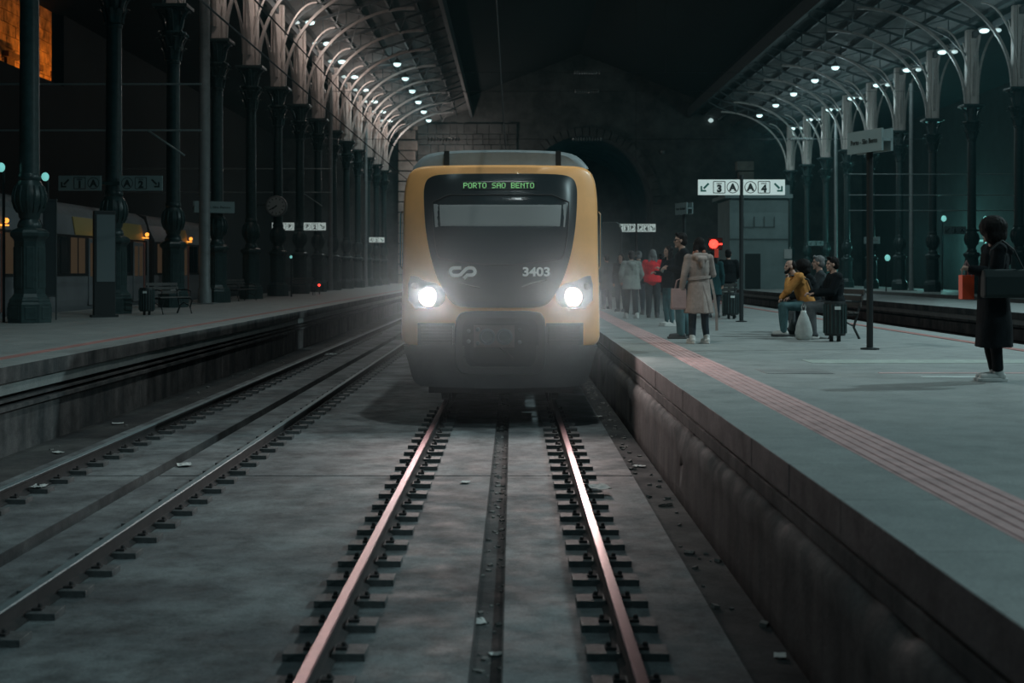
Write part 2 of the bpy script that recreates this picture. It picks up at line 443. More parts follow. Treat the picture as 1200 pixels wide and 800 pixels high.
cxh = (COL_L + COL_R) / 2; hw = (COL_R - COL_L) / 2 - 7.1
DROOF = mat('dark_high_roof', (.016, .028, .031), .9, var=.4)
for s in (-1, 1):
    x0, x1 = cxh + s * (hw + .6), cxh
    extrude_poly(b, [(x0, 18.4), (x1, 22.6), (x1, 22.7), (x0, 18.5)], 24, Y1)
    extrude_poly(b, [(x0 - s * .5, 17.4), (x0 - s * .45, 17.4), (x0 + s * .05, 18.5), (x0, 18.5)], 24, Y1)
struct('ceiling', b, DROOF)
b = BM()
for X, s in ((-22.3, 1), (33.3, -1)):
    x1 = COL_L - 1.1 if s > 0 else COL_R + 1.1
    extrude_poly(b, [(X, 14.6), (x1, 14.6), (x1, 14.75), (X, 14.75)], Y0, Y1)
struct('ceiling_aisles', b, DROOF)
# ------------------------------------------------------------ rails and their fastenings
def rail(x, m, label, y0=Y0, y1=Y1):
    prof = [(-.07, -.15), (.07, -.15), (.07, -.138), (.012, -.115), (.010, -.045), (.034, -.032), (.036, -.008), (.030, 0), (-.030, 0), (-.036, -.008), (-.034, -.032), (-.010, -.045), (-.012, -.115), (-.07, -.138)]
    b = BM(); loft(b, [[Vector((x + a, yy, z)) for a, z in prof] for yy in (y0, y1)])
    for f in b.faces:
        c = f.calc_center_median(); f.material_index = 0 if c.z > -.02 and abs(c.y) < 1e3 and len(f.verts) == 4 else 1
    return tag(obj('rail', b, [m, RAILSIDE]), label, 'rail')
GX = -0.21; LX = -4.01
RAILS = ((GX - .867, RAILTOP, 'left rail of the centre track, tinted pink for the headlight shine', 'centre'), (GX + .867, RAILTOP, 'right rail of the centre track, tinted pink for the headlight shine', 'centre'),
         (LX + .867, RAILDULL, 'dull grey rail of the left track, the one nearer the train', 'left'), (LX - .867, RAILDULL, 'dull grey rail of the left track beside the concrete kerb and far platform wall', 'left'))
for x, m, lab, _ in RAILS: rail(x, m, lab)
PLATE = mat('greasy_cast_plate', (.12, .12, .12), .6, .2, var=.5, scale=8, bump=.3)
def fastening():
    t = thing('rail_fastening', 'x', 'rail fastening')
    b = BM()
    for s in (-1, 1): box(b, min(s * .045, s * .235), max(s * .045, s * .235), -.10, .10, -.152, -.105)
    box(b, -.08, .08, -.085, .085, -.152, -.146)
    obj('base_plate', b, PLATE, t, bevel=.008)
    for s in (-1, 1):
        b = BM(); box(b, min(s * .06, s * .125), max(s * .06, s * .125), -.035, .035, -.106, -.088)
        lathe(b, [(.015, 0), (.015, .018), (.010, .026)], 6, (s * .105, 0, -.09)); obj('clip', b, RAILSIDE, t)
    return t
fp = fastening(); first = True
for x, m, lab, side in RAILS:
    lo = 6.3 if side == 'centre' else (6.5 if x > -4 else 10.5)
    hi = 21 if side == 'centre' else (38 if x > -4 else 47)
    which = {0: 'left rail of the centre track', 1: 'right rail of the centre track', 2: 'near rail of the left track', 3: 'far rail of the left track'}[[r[0] for r in RAILS].index(x)]
    yy = 6.42 if side == 'centre' else 6.7
    while yy < hi:
        if yy > lo:
            o = fp if first else copy_tree(fp); first = False
            o.location = (x, yy, 0); o['label'] = 'cast plate and clips fastening the ' + which + ' to the slab'; o['group'] = 'fastenings of the ' + which
        yy += .6
# ------------------------------------------------------------ litter and rubble
random.seed(11)
def litter(x, y, z, s, label, name='litter', m=None, rz=None):
    b = BM(); n = 7
    top = []
    for i in range(n):
        for j in range(n):
            u, v = (i / (n - 1) - .5), (j / (n - 1) - .5)
            top.append(b.verts.new((u * s * 1.4, v * s, .012 + s * .16 * abs(noise.noise(Vector((u * 3 + x, v * 3 + y, s)))) + .1 * s * u * u)))
    for i in range(n - 1):
        for j in range(n - 1): b.faces.new((top[i * n + j], top[(i + 1) * n + j], top[(i + 1) * n + j + 1], top[i * n + j + 1]))
    o = obj(name, b, m or PAPER); o.location = (x, y, z); o.rotation_euler = (0, 0, rz if rz is not None else random.uniform(0, 3))
    md = o.modifiers.new('s', 'SOLIDIFY'); md.thickness = .003
    tag(o, label, 'litter')
def gpt(px, py, z):
    Y = F * (EYE - z) / (py - CY); return (px - CX) * Y / F, Y
for px, py, z, s, lab in (
    (545, 566, -.15, .09, 'pale scrap of paper on the slab left of the channel, just before the slab joint'),
    (703, 573, -.105, .2, 'flattened pale wrapper beside the right rail of the centre track'),
    (749, 547, -.19, .10, 'white scrap in the gutter under the right platform wall'),
    (914, 770, -.19, .07, 'small pale scrap in the gutter at the lower right of the picture'),
    (738, 470, -.19, .10, 'small scrap in the gutter near the train, under the platform wall'),
    (560, 730, -.21, .10, 'crumpled pale wrapper lying in the channel nearest the camera'),
    (384, 416, -.11, .30, 'pale torn bag lying beside the far rail of the left track'),
    (45, 571, -.105, .13, 'pale crumpled rag on a fastening of the left track'),
    (216, 546, -.15, .16, 'pale paper lying between the rails of the left track'),
    (68, 531, -.2, .10, 'pale scrap in the gutter under the left platform wall'),
    (138, 497, -.2, .12, 'whitish rubbish in the gutter beside the left track, before the rail bend of litter'),
    (700, 489, -.15, .10, 'small white scrap on the slab just right of the train front'),
    (583, 768, -.21, .07, 'smallest pale scrap in the channel at the bottom of the picture'),
):
    x, y = gpt(px, py, z); litter(x, y, z, s, lab)
b = BM()
for i in range(420):
    r_ = random.random()
    if r_ < .62: x, z = random.uniform(-.235, -.065), -.21
    elif r_ < .9: x, z = random.uniform(1.34, 1.60), -.19
    else: x, z = random.uniform(-6.1, -5.2), -.2
    y = random.uniform(6, 30) if r_ < .9 else random.uniform(10, 50)
    s = random.uniform(.005, .016) * (1.5 if r_ > .62 else 1)
    M = Matrix.Translation((x, y, z + s * .5)) @ Matrix.Rotation(random.uniform(0, 3), 4, 'Z') @ Matrix.Rotation(random.uniform(-.4, .4), 4, 'X')
    box(b, -s * random.uniform(1, 2), s * random.uniform(1, 2), -s, s, -s * .6, s * .6, 0, M)
tag(obj('rubble', b, mat('rubble', (.20, .19, .18), .9, var=.5, scale=20)), 'scattered grit, leaves and stone chips in the channel and gutters', 'rubble', kind='stuff')

# ------------------------------------------------------------ ornate iron columns
NAMES = ['first', 'second', 'third', 'fourth', 'fifth', 'sixth', 'seventh', 'eighth', 'ninth', 'tenth', 'eleventh', 'twelfth', 'thirteenth', 'fourteenth']
CZ = 10.65   # abacus height above rail
def quarter(r0x, r0z, n=14, a0=0, a1=PI / 2):
    return [(r0x * (1 - math.cos(a0 + (a1 - a0) * i / n)), r0z * math.sin(a0 + (a1 - a0) * i / n)) for i in range(n + 1)]
def make_column(sg):
    """sg: +1 when the open hall lies towards +X"""
    t = thing('iron_column', 'x', 'column')
    z0 = 0
    b = BM()
    lathe(b, [(.50, 0), (.50, .42), (.47, .47), (.47, .52), (.41, .58), (.36, .66), (.355, 1.85), (.38, 1.90), (.44, 1.96), (.45, 2.04), (.40, 2.10), (.30, 2.14), (.25, 2.16)], 8, sq=.0)
    for k in range(8):      # raised panels on the pedestal's sides
        a = PI / 4 * k + PI / 8
        M = Matrix.Rotation(a, 4, 'Z')
        for q in ((.30, .345),):
            box(b, .318, .345, -.085, .085, .78, 1.72, 0, M)
            box(b, .455, .475, -.12, .12, .08, .36, 0, M)
    obj('pedestal', b, IRON, t, bevel=.012)
    b = BM(); lathe(b, [(.25, 2.12), (.27, 2.2), (.24, 2.28), (.20, 2.34), (.235, 2.40), (.24, 2.46), (.30, 2.56), (.36, 2.74), (.355, 2.92), (.30, 3.12), (.235, 3.22), (.25, 3.26), (.25, 3.33), (.225, 3.38)], 28)
    for k in range(14):
        a = 2 * PI * k / 14
        tube(b, [((r + .012) * math.cos(a), (r + .012) * math.sin(a), z) for r, z in ((.25, 2.5), (.31, 2.6), (.357, 2.75), (.352, 2.92), (.30, 3.10))], .022, 5)
    obj('vase', b, IRON, t, smooth='angle')
    b = BM(); lathe(b, [(.225, 3.34), (.222, 3.5), (.205, 7.85), (.235, 7.88), (.235, 7.95), (.20, 7.98)], 28)
    obj('shaft', b, IRON, t, smooth='angle')
    # capital with two tiers of curling leaves
    b = BM(); lathe(b, [(.205, 7.95), (.215, 8.2), (.26, 8.5), (.34, 8.74), (.42, 8.84), (.42, 8.90)], 24)
    for tier, (zb, h, r0, out, n) in enumerate(((7.98, .48, .215, .17, 8), (8.28, .52, .235, .25, 8))):
        for k in range(n):
            a = 2 * PI * (k + .5 * tier) / n; ca, sa = math.cos(a), math.sin(a)
            rows = []
            for i in range(7):
                u = i / 6; r = r0 + .02 + out * u ** 2.2 + (.02 if u < 1 else .03); z = zb + h * (u if u < .85 else .85 - (u - .85) * .5)
                wd = .085 * (1 - .15 * u) * (1 if u < .9 else .6)
                rows.append([Vector((ca * (r + dr) - sa * q, sa * (r + dr) + ca * q, z)) for q, dr in ((-wd, 0), (0, .035), (wd, 0), (0, -.015))])
            loft(b, rows)
    for k in range(4):      # corner volutes
        a = PI / 4 + PI / 2 * k; c = Vector((math.cos(a) * .47, math.sin(a) * .47, 8.80)); d = Vector((math.cos(a), math.sin(a), 0))
        tube(b, [c + d * (.09 * math.cos(q)) * (1 - i / 18) + Vector((0, 0, .09 * math.sin(q))) * (1 - i / 18) for i, q in enumerate([x * .6 for x in range(12)])], .03, 6)
    obj('capital', b, IRON, t)
    # console head: flaring V brackets below the abacus
    b = BM(); lathe(b, [(.23, 8.88), (.23, 9.1), (.27, 9.45), (.27, 9.6)], 16)
    box(b, -.56, .56, -.5, .5, 9.64, 9.75)
    box(b, -.48, .48, -.42, .42, 9.58, 9.64)
    for k in range(4):
        M = Matrix.Rotation(PI / 2 * k, 4, 'Z')
        rows = []
        for i in range(9):
            u = i / 8; x = .24 + .30 * u ** 1.5 + .03 * math.sin(u * PI * 2); z = 8.86 + .74 * u
            rows.append([M @ Vector(v) for v in ((x - .10 + .02 * u, -.09, z), (x, -.07, z), (x, .07, z), (x - .10 + .02 * u, .09, z))])
        loft(b, rows)
        tube(b, [M @ Vector((.36 + .09 * math.cos(q), 0, 9.42 + .09 * math.sin(q))) for q in [x * PI / 5 for x in range(11)]], .025, 5)
    obj('console', b, IRON, t, bevel=.008)
    # pale riveted upper pilaster that spreads into the arches
    b = BM()
    prof = [(-.32, 9.75), (.32, 9.75), (.31, 11.6), (.30, 13.6), (-.30, 13.6), (-.31, 11.6)]
    extrude_poly(b, prof, -.16, .16)
    M = Matrix.Rotation(PI / 2, 4, 'Z'); extrude_poly(b, [(x * .93, z) for x, z in prof], -.15, .15, M)
    for sx in (-.25, -.10, .10, .25):
        for sy in (-1, 1):
            z = 9.85
            bar(b, [(sx, sy * .185, zz) for zz in (9.76, 11, 12.2, 13.5)], .045, .06, 0, (0, 1, 0))
            while z < 13.4:
                x = sx; box(b, x - .018, x + .018, sy * .225 - .012, sy * .225 + .012, z, z + .05); z += .22
    obj('pilaster', b, PILAST, t, bevel=0)
    # arch ribs: large transverse one to the hall, small outward one, two lengthwise pointed halves
    q = quarter(5.6, 4.9, 20)
    b = BM(); bar(b, [(sg * (.32 + x), 0, 9.85 + z) for x, z in q], .13, .15, 0, (0, 1, 0)); obj('arch_rib', b, RIBM, t)
    q = quarter(1.6, 3.6, 12)
    b = BM(); bar(b, [(-sg * (.32 + x), 0, 10.3 + z) for x, z in q], .10, .10, 0, (0, 1, 0)); obj('arch_rib', b, RIBM, t)
    for s in (-1, 1):
        b = BM(); bar(b, [(0, s * (.32 + x), 10.2 + z) for x, z in quarter(BAY - .7, 5.6, 16, 0, .98)][:11], .12, .12, 0, (1, 0, 0)); obj('arch_rib', b, RIBM, t)
    # curved leaf rib crossing the pilaster's face
    b = BM(); bar(b, [(sg * (.10 + x * .8), -.26, 9.8 + z) for x, z in quarter(2.2, 3.9, 12)], .07, .06, 0, (0, 1, 0)); obj('leaf_rib', b, PILAST, t)
    return t
def clab(side, k, n):
    left = side == 'left'
    sp = {('left', 0): 'first and nearest iron column of the left row, at the picture\'s left edge', ('left', 1): 'second iron column of the left row, between the line 1 and line 2 sign panels',
          ('left', 5): 'sixth iron column of the left row, carrying the round clock', ('left', 6): 'seventh iron column of the left row, just right of the clock, beside a small line 2 sign',
          ('right', 5): 'nearest iron column of the right row, at the picture\'s right edge'}.get((side, k))
    if sp: return sp
    return f'{NAMES[k if left else k - 5]} iron column from the camera in the {side} row, dark green with pale riveted top'
for side, X, ks, sg in (('left', COL_L, range(0, 14), 1), ('right', COL_R, range(5, 14), -1)):
    proto = make_column(sg); first = True
    for k in ks:
        o = proto if first else copy_tree(proto); first = False
        o.location = (X, COL_Y0 + BAY * k, SX); o['label'] = clab(side, k, 0); o['group'] = f'ornate iron columns of the {side} row'

# roof trusses on the side slopes
def make_truss(sg):
    t = thing('roof_truss', 'x', 'truss')
    def lo(d): return 15.0 + .32 * d ** .85 if d > 0 else 15.0
    b = BM(); bar(b, [(sg * d, 0, roof_z(d) + .02) for d in (-1, 2, 4.5, 7)], .10, .14); obj('top_chord', b, TRUSS, t)
    ch = [(0.0, 12.9), (1.2, 14.15), (2.4, 14.75), (3.6, 15.2), (4.8, 15.55), (6.0, 15.95), (7.0, 16.5)]
    b = BM(); bar(b, [(sg * d, 0, z) for d, z in ch], .09, .10, 0, (0, 1, 0)); obj('bottom_chord', b, TRUSS, t)
    b = BM()
    for i, (d, z) in enumerate(ch[1:-1]):
        bar(b, [(sg * d, 0, z), (sg * d, 0, roof_z(d))], .05, .05, 0, (0, 1, 0))
        d2, z2 = ch[1:-1][min(i + 1, 4)]
        bar(b, [(sg * d, 0, roof_z(d)), (sg * d2, 0, z2)], .05, .04, 0, (0, 1, 0))
    # lengthwise cross bracing to the next truss
    for d in (1.8, 4.6):
        bar(b, [(sg * d, 0, roof_z(d) - .7), (sg * (d + 1.4), BAY, roof_z(d + 1.4))], .05, .05)
        bar(b, [(sg * (d + 1.4), 0, roof_z(d + 1.4)), (sg * d, BAY, roof_z(d) - .7)], .05, .05)
    obj('web', b, TRUSS, t)
    return t
for side, X, ks, sg in (('left', COL_L, range(2, 14), 1), ('right', COL_R, range(6, 14), -1)):
    proto = make_truss(sg); first = True
    for k in ks:
        o = proto if first else copy_tree(proto); first = False
        o.location = (X, COL_Y0 + BAY * k, 0); o['label'] = f'dark iron truss under the {side} roof slope, above the {NAMES[k if side=="left" else k-5]} column of that row'; o['group'] = f'roof trusses of the {side} slope'

# ------------------------------------------------------------ floodlights
GLOW = mat('lit_lamp_glass', (.8, .9, .9), .4, emit=(.62, .92, .92), estr=1.5)
GLOW2 = mat('dim_lamp_glass', (.7, .75, .75), .4, emit=(.45, .62, .62), estr=.9)
HOUS = mat('lamp_housing', (.22, .24, .24), .5, .3)
def make_flood(sg):
    t = thing('floodlight', 'x', 'floodlight')
    if sg < 0: arm = [(-sg * -.10, 0, .40), (-sg * .05, -.2, .25), (-sg * .22, -.3, .10), (sg * .05, -.3, .06), (sg * .30, -.3, .05)]
    else: arm = None
    b = BM(); tube(b, arm or [(sg * .15, -.2, -2.4), (sg * .12, -.25, -1.3), (-sg * .02, -.3, -.5), (-sg * .22, -.3, -.02), (-sg * .1, -.3, .06), (sg * .30, -.3, .03)], .045, 8); obj('arm', b, PILAST, t)
    b = BM(); ellipsoid(b, (sg * .45, -.3, .06), (.30, .24, .13)); obj('housing', b, HOUS, t)
    b = BM(); ellipsoid(b, (sg * .45, -.36, -.03), (.24, .22, .12)); obj('lens', b, GLOW, t, smooth=True)
    b = BM(); ellipsoid(b, (-sg * .25, -.3, .0), (.17, .13, .10)); obj('lens', b, GLOW2, t, smooth=True)
    return t
for side, X, ks, sg in (('left', COL_L, range(2, 14), 1), ('right', COL_R, range(5, 14), -1)):
    proto = make_flood(sg); first = True
    z = 14.9 if side == 'left' else 13.9
    for k in ks:
        o = proto if first else copy_tree(proto); first = False
        Y = COL_Y0 + BAY * k + (.2 if side == 'left' else -3.0)
        o.location = (X + sg * .1, Y, z); o['label'] = f'round lit floodlight on a curved arm above the {NAMES[k if side=="left" else k-5]} column of the {side} row'; o['group'] = f'floodlights over the {side} row of columns'
        light('POINT', (X + sg * 1.3, Y - 1.5, z - 1.1), P_FLOOD_L if side == 'left' else P_FLOOD_R, WARM_LAMP if side == 'left' else LAMP_COLOR, .2)
def make_hang():
    t = thing('hanging_lamp', 'x', 'lamp')
    b = BM(); tube(b, [(0, 0, .2), (0, 0, 1.0)], .03, 6); obj('stem', b, TRUSS, t)
    b = BM(); lathe(b, [(.06, .28), (.14, .2), (.24, .05), (.25, -.02)], 16); obj('housing', b, HOUS, t)
    b = BM(); ellipsoid(b, (0, 0, -.03), (.25, .25, .20)); obj('lens', b, GLOW, t, smooth=True)
    return t
hp = make_hang(); first = True
for side, X, dxs in (('left', -7.5, (134, 126, 117, 110, 102, 96)), ('right', 20.4, (378, 354, 329, 308, 289))):
    for i, dx in enumerate(dxs):
        Y = abs(X) * F / dx
        if side == 'left': Y = 85.8 + 6.4 * i
        o = hp if first else copy_tree(hp); first = False
        o.location = (X, Y, 15.55 if side == 'left' else 15.0)
        nm = ['nearest', 'second', 'third', 'fourth', 'fifth', 'last'][i]
        o['label'] = f'{nm} round lamp hanging under the {side} roof slope, inward of the columns'; o['group'] = f'lamps hanging under the {side} roof slope'
        light('SPOT', (X, Y, 15.2 if side == 'left' else 14.6), P_HANG, LAMP_COLOR, .2, (0, 0, 0), 150, .6)
        light('POINT', (X, Y, 15.2 if side == 'left' else 14.6), 35, LAMP_COLOR, .2)
# lamps further along the centre, faint
b = BM(); ellipsoid(b, (0, 0, 0), (.24, .2, .2)); box(b, -.04, .04, .1, .3, -.04, .04); o = tag(obj('globe_lamp', b, GLOW2, smooth=True), 'faint globe lamp high on the dark far wall right of the tunnel', 'lamp'); o.location = at(833, 141, 124.75)
b = BM(); ellipsoid(b, (0, 0, 0), (.25, .25, .2)); box(b, -.04, .04, .1, .4, -.04, .04); o = tag(obj('globe_lamp', b, HOUS, smooth=True), 'unlit globe lamp on the far wall, lower and left of the other', 'lamp'); o.location = at(777, 178, 124.7)

# ------------------------------------------------------------ steel masts in the column rows
MASTM = mat('galvanised_mast', (.24, .26, .26), .55, .3, var=.2)
def mast(x, y, h, label, r=.13):
    t = thing('catenary_mast', label, 'mast', (x, y, SX))
    b = BM(); lathe(b, [(r * 1.25, 0), (r * 1.2, .5), (r, .6), (r * .95, h - SX)], 10); obj('pole', b, MASTM, t, smooth='angle')
    b = BM(); box(b, -r * 2, r * 2, -r * 2, r * 2, 0, .04); lathe(b, [(r, 0), (r, .03)], 8, (0, 0, h - SX)); obj('base_flange', b, MASTM, t)
mast(COL_L, 47.2, 14.4, 'thick steel mast standing between the third and fourth columns of the left row', .2)
mast(COL_L + .1, 79.1, 13.3, 'pale topped steel mast standing between the far columns, left row')
mast(COL_L + .1, 98.0, 13.1, 'farthest pale steel mast of the left row')
mast(COL_R, 78.7, 13.2, 'pale steel mast rising behind the blank sign box, right row, nearer one')
mast(COL_R, 97.0, 13.1, 'farther pale steel mast of the right row, left of the sign box')

# ------------------------------------------------------------ overhead wires and insulators
WIRE = mat('dark_wire', (.02, .025, .027), .6)
def wire(pts, label, r=.012, name='overhead_wire'):
    b = BM(); tube(b, pts, r, 5); return tag(obj(name, b, WIRE), label, 'wire')
def sag(p, q, s, n=12):
    p, q = Vector(p), Vector(q); return [p.lerp(q, i / n) - Vector((0, 0, s * 4 * (i / n) * (1 - i / n))) for i in range(n + 1)]
wire(sag((LX, 8, 5.55), (LX, 124, 5.5), 0), 'contact wire over the left track', .014)
wire(sag((LX, 8, 6.35), (LX, 66, 6.4), .12) + sag((LX, 66, 6.4), (LX, 124, 6.4), .12)[1:], 'upper messenger wire over the left track', .014)
wire([(GX, 8, 5.5), (GX, 124, 5.5)], 'contact wire over the centre track', .012)
def cross_wire(Y, z, x0, x1, ins, label):
    t = thing('cross_span_wire', label, 'wire', (x0, Y, z))
    b = BM(); tube(b, [(0, 0, 0), (x1 - x0, 0, 0)], .016, 5); obj('wire', b, STEEL, t)
    for xi, L in ins:
        b = BM(); n = 11
        pr = []
        for i in range(n):
            u = -L / 2 + L * i / n; pr += [(.03, u), (.11, u + L / n * .25), (.11, u + L / n * .5), (.03, u + L / n * .75)]
        rings = [[Vector((xi - x0 + u, r * math.cos(2 * PI * k / 10), r * math.sin(2 * PI * k / 10))) for k in range(10)] for r, u in pr]
        loft(b, rings); obj('insulator', b, mat('porcelain', (.34, .38, .38), .3), t)
X4 = 4.2
cross_wire(74.66, EYE + 232.5 * 74.66 / F, -11, 23.7, [(X4, 1.5)], 'topmost thin wire strung across the hall with a ribbed insulator')
cross_wire(74.68, EYE + 210.5 * 74.66 / F, -11, 23.7, [(X4, 1.4), (-11.5 + .9, .01)], 'second thin wire strung across the hall with a ribbed insulator')
cross_wire(74.70, EYE + 154.5 * 74.66 / F, -11, 23.7, [(X4, 1.7), (-3.9, 1.9), (16.3, 1.3)], 'lowest thin wire across the hall, with three ribbed insulators')
TUBEM = mat('pale_tube', (.34, .40, .40), .4)
for Y, xa, xb, zs, lab in ((39.5, -22.0, -9.3, (7.65, 6.27), 'left'), (72.8, -22.0, -10.0, (7.7, 6.4), 'mid left'), (72.8, 18.5, 33, (7.4, 6.25, 5.4), 'right')):
    for i, z in enumerate(zs):
        t = thing('cross_tube', f"{['upper', 'lower', 'lowest'][i]} pale thin tube spanning behind the columns at {lab}", 'tube', (xa, Y, z))
        b = BM(); tube(b, [(0, 0, 0), (xb - xa, 0, 0)], .03, 6)
        if i == 1: tube(b, [(xb - xa - 1.6, 0, 0), (xb - xa - .5, 0, -.75)], .03, 6)
        obj('tube', b, TUBEM, t)
for px, Y in ((745, 70), (780, 72)):
    wire([at(px, -60, Y), at(px, 190 if px < 760 else 90, Y)], 'thin vertical cable hanging in the dark hall ' + ('over the far platform crowd' if px < 760 else 'right of the other hanging cable'), .012, 'hanging_cable')

# ------------------------------------------------------------ signs
def arrow(bm, c, s, right, M=None):
    s = s * 1.5
    """arrow pointing down-right / down-left"""
    k = 1 if right else -1
    pts = [(-.42, .50), (.12, -.04), (-.22, -.06), (-.22, -.28), (.5, -.5), (.5, -.5)]
    shaft = [(-.46, .32), (-.32, .46), (.20, -.06), (.06, -.20)]
    head = [(.45, -.45), (.45, .12), (.28, .12), (.28, -.28), (-.12, -.28), (-.12, -.45)]
    for poly in (shaft, head):
        extrude_poly(bm, [(c[0] + k * x * s, c[2] + z * s) for x, z in poly], c[1], c[1] + .004, M)
def ringpoly(bm, outer, inner, y0, y1, M=None):
    n = len(outer)
    for i in range(n):
        j = (i + 1) % n; extrude_poly(bm, [outer[i], outer[j], inner[j], inner[i]], y0, y1, M)
def circ(cx, cz, r, n=24): return [(cx + r * math.cos(2 * PI * i / n), cz + r * math.sin(2 * PI * i / n)) for i in range(n)]
def rrect(cx, cz, hw_, hh, r=.03, n=4):
    pts = []
    for qx, qz, a0 in ((1, 1, 0), (-1, 1, 90), (-1, -1, 180), (1, -1, 270)):
        for i in range(n + 1):
            a = math.radians(a0 + 90 * i / n); pts.append((cx + qx * (hw_ - r) + r * math.cos(a), cz + qz * (hh - r) + r * math.sin(a)))
    return pts
def panel(parent, x0, wd, ht, num, letter, arrow_right, z, y=0, order='outer', m=WHITE):
    """one direction panel; arrow sits at the outer end"""
    b = BM(); box(b, x0, x0 + wd, y - .03, y + .03, z - ht / 2, z + ht / 2); p = obj('panel', b, m, parent, bevel=.005)
    yf = y - .036
    k = ht * .36
    xs = [x0 + wd * f for f in (.16, .50, .82)]
    if arrow_right: xs = [x0 + wd * f for f in (.84, .50, .18)]
    b = BM(); arrow(b, (xs[0], yf, z), ht * .42, arrow_right); obj('arrow', b, GREENINK if m == WHITE else INK, p)
    b = BM()
    ringpoly(b, rrect(xs[1], z, k * 1.1, k * 1.1, .02), rrect(xs[1], z, k * .99, k * .99, .018), yf, yf + .004)
    put_text(b, num, ht * .62, (xs[1], yf, z - ht * .08), .014)
    put_text(b, 'LINHA', ht * .12, (xs[1], yf, z + ht * .25), .001)
    ringpoly(b, circ(xs[2], z, k * 1.08), circ(xs[2], z, k * .97), yf, yf + .004)
    put_text(b, letter, ht * .62, (xs[2], yf, z), .012); obj('lettering', b, INK, p)
    return p
def post_sign(x, y, zc, wd, ht, nums, letters, label, gap=.06, base=SX, top=None):
    t = thing('direction_sign', label, 'sign', (x, y, base))
    b = BM(); tube(b, [(0, 0, 0), (0, 0, (top or zc + ht * .6) - base)], .05, 12); lathe(b, [(.13, 0), (.13, .02), (.06, .03)], 12); obj('post', b, BLACK, t)
    panel(t, -gap / 2 - wd, wd, ht, nums[0], letters[0], False, zc - base)
    panel(t, gap / 2, wd, ht, nums[1], letters[1], True, zc - base)
    return t
post_sign(5.27, 30.5, 4.0, .97, .355, ('3', '4'), ('A', 'A'), 'white line 3 and line 4 direction sign on a black post', .06, top=4.28)
post_sign(5.32, 57.0, EYE + 50.5 * 57 / F, .80, .34, ('3', '4'), ('B', 'B'), 'smaller far direction sign for lines 3 and 4 marked B, behind the crowd')
SIGNDIM = mat('grey_sign_enamel', (.22, .29, .29), .6)
def col_sign(x, y, zc, wd, ht, side_, nums, letters, label, gap=.52, m=WHITE):
    t = thing('direction_sign', label, 'sign', (x, y, zc))
    b = BM()
    if 'l' in side_: panel(t, -gap / 2 - wd, wd, ht, nums[0], letters[0], False, 0, -.1, m=m)
    if 'r' in side_: panel(t, gap / 2, wd, ht, nums[1], letters[1], True, 0, -.1, m=m)
    x0 = -gap / 2 - (.1 if 'l' in side_ else 0); x1 = gap / 2 + (.1 if 'r' in side_ else 0)
    box(b, x0, x1, -.05, .0, -.05, .05); obj('bracket', b, IRON, t)
col_sign(COL_L, COL_Y0 + BAY - .2, EYE + 102 * 36.47 / F, 1.17, .41, 'lr', ('1', '2'), ('A', 'A'), 'line 1 and line 2 direction sign fixed to the second left column', .5, m=SIGNDIM)
col_sign(COL_L, COL_Y0 + BAY * 6 - .2, EYE + 52 * 68.3 / F, 1.13, .39, 'lr', ('1', '2'), ('B', 'B'), 'line 1 and 2 direction sign on the seventh left column, right of the clock', .5)
col_sign(COL_L, COL_Y0 + BAY * 11 - .2, EYE + 36.5 * 100 / F, 1.15, .38, 'r', ('1', '2'), ('C', 'C'), 'farthest small line 2 direction sign of the left row, near the train', .3)
col_sign(COL_R, COL_Y0 + BAY * 6 - .2, EYE + 47.5 * 68.3 / F, 1.13, .40, 'l', ('5', '6'), ('A', 'A'), 'line 5 direction sign on a right row column, above the red shopping bag', .8, m=SIGNDIM)
col_sign(COL_R, COL_Y0 + BAY * 11 - .2, EYE + 32.5 * 100 / F, 1.13, .36, 'l', ('5', '6'), ('B', 'B'), 'farthest small line 5 direction sign of the right row, behind the seated people', .5, m=SIGNDIM)
# destination boxes: two parallel boards joined in an H
def station_box(x, y, zc, rz, txt, label, post=True, L=.82, ht=.33, base=SX, arm=0):
    t = thing('station_name_sign', label, 'sign', (x, y, base if post else zc)); zz = zc - base if post else 0
    if post:
        b = BM(); tube(b, [(0, 0, 0), (0, 0, zz + ht / 2)], .05, 12); lathe(b, [(.14, 0), (.14, .02), (.06, .03)], 12); obj('post', b, BLACK, t)
    M = Matrix.Rotation(rz, 4, 'Z')
    for s in (-1, 1):
        b = BM(); box(b, -L / 2, L / 2, s * .085 - .018, s * .085 + .018, zz - ht / 2, zz + ht / 2, 0, M); p = obj('board', b, SIGNDIM, t)
        b = BM()
        if s < 0: put_text(b, txt, .105, (0, -.108, zz), .0008, M, fit=L * .78)
        else: put_text(b, txt, .105, (0, -.108, zz), .0008, M @ Matrix.Rotation(PI, 4, 'Z'), fit=L * .78)
        obj('lettering', b, INK, p)
    b = BM(); box(b, -L / 2, L / 2, -.085, .085, zz - .02, zz + .02, 0, M); obj('crossbar', b, SIGNDIM, t)
    return t
station_box(5.33, 19.75, 4.0, math.radians(-68), 'Porto - São Bento', 'station name box sign on top of the black post right of the seated people')
station_box(4.92, 38.0, 3.86, math.radians(-74), 'Porto - São Bento', 'small far H shaped station name sign above the crowd on the right platform')
station_box(COL_L, COL_Y0 + BAY * 3 - .55, EYE + 74 * 49.2 / F, math.radians(28), 'Porto - São Bento', 'station name box sign fixed to the fourth left column', post=False, L=1.5, ht=.42)
station_box(COL_R - .1, COL_Y0 + BAY * 9 - .5, EYE + 36 * 87 / F, math.radians(-30), 'Porto - São Bento', 'small station name box on a right row column, left of the black post', post=False, L=1.0, ht=.45)

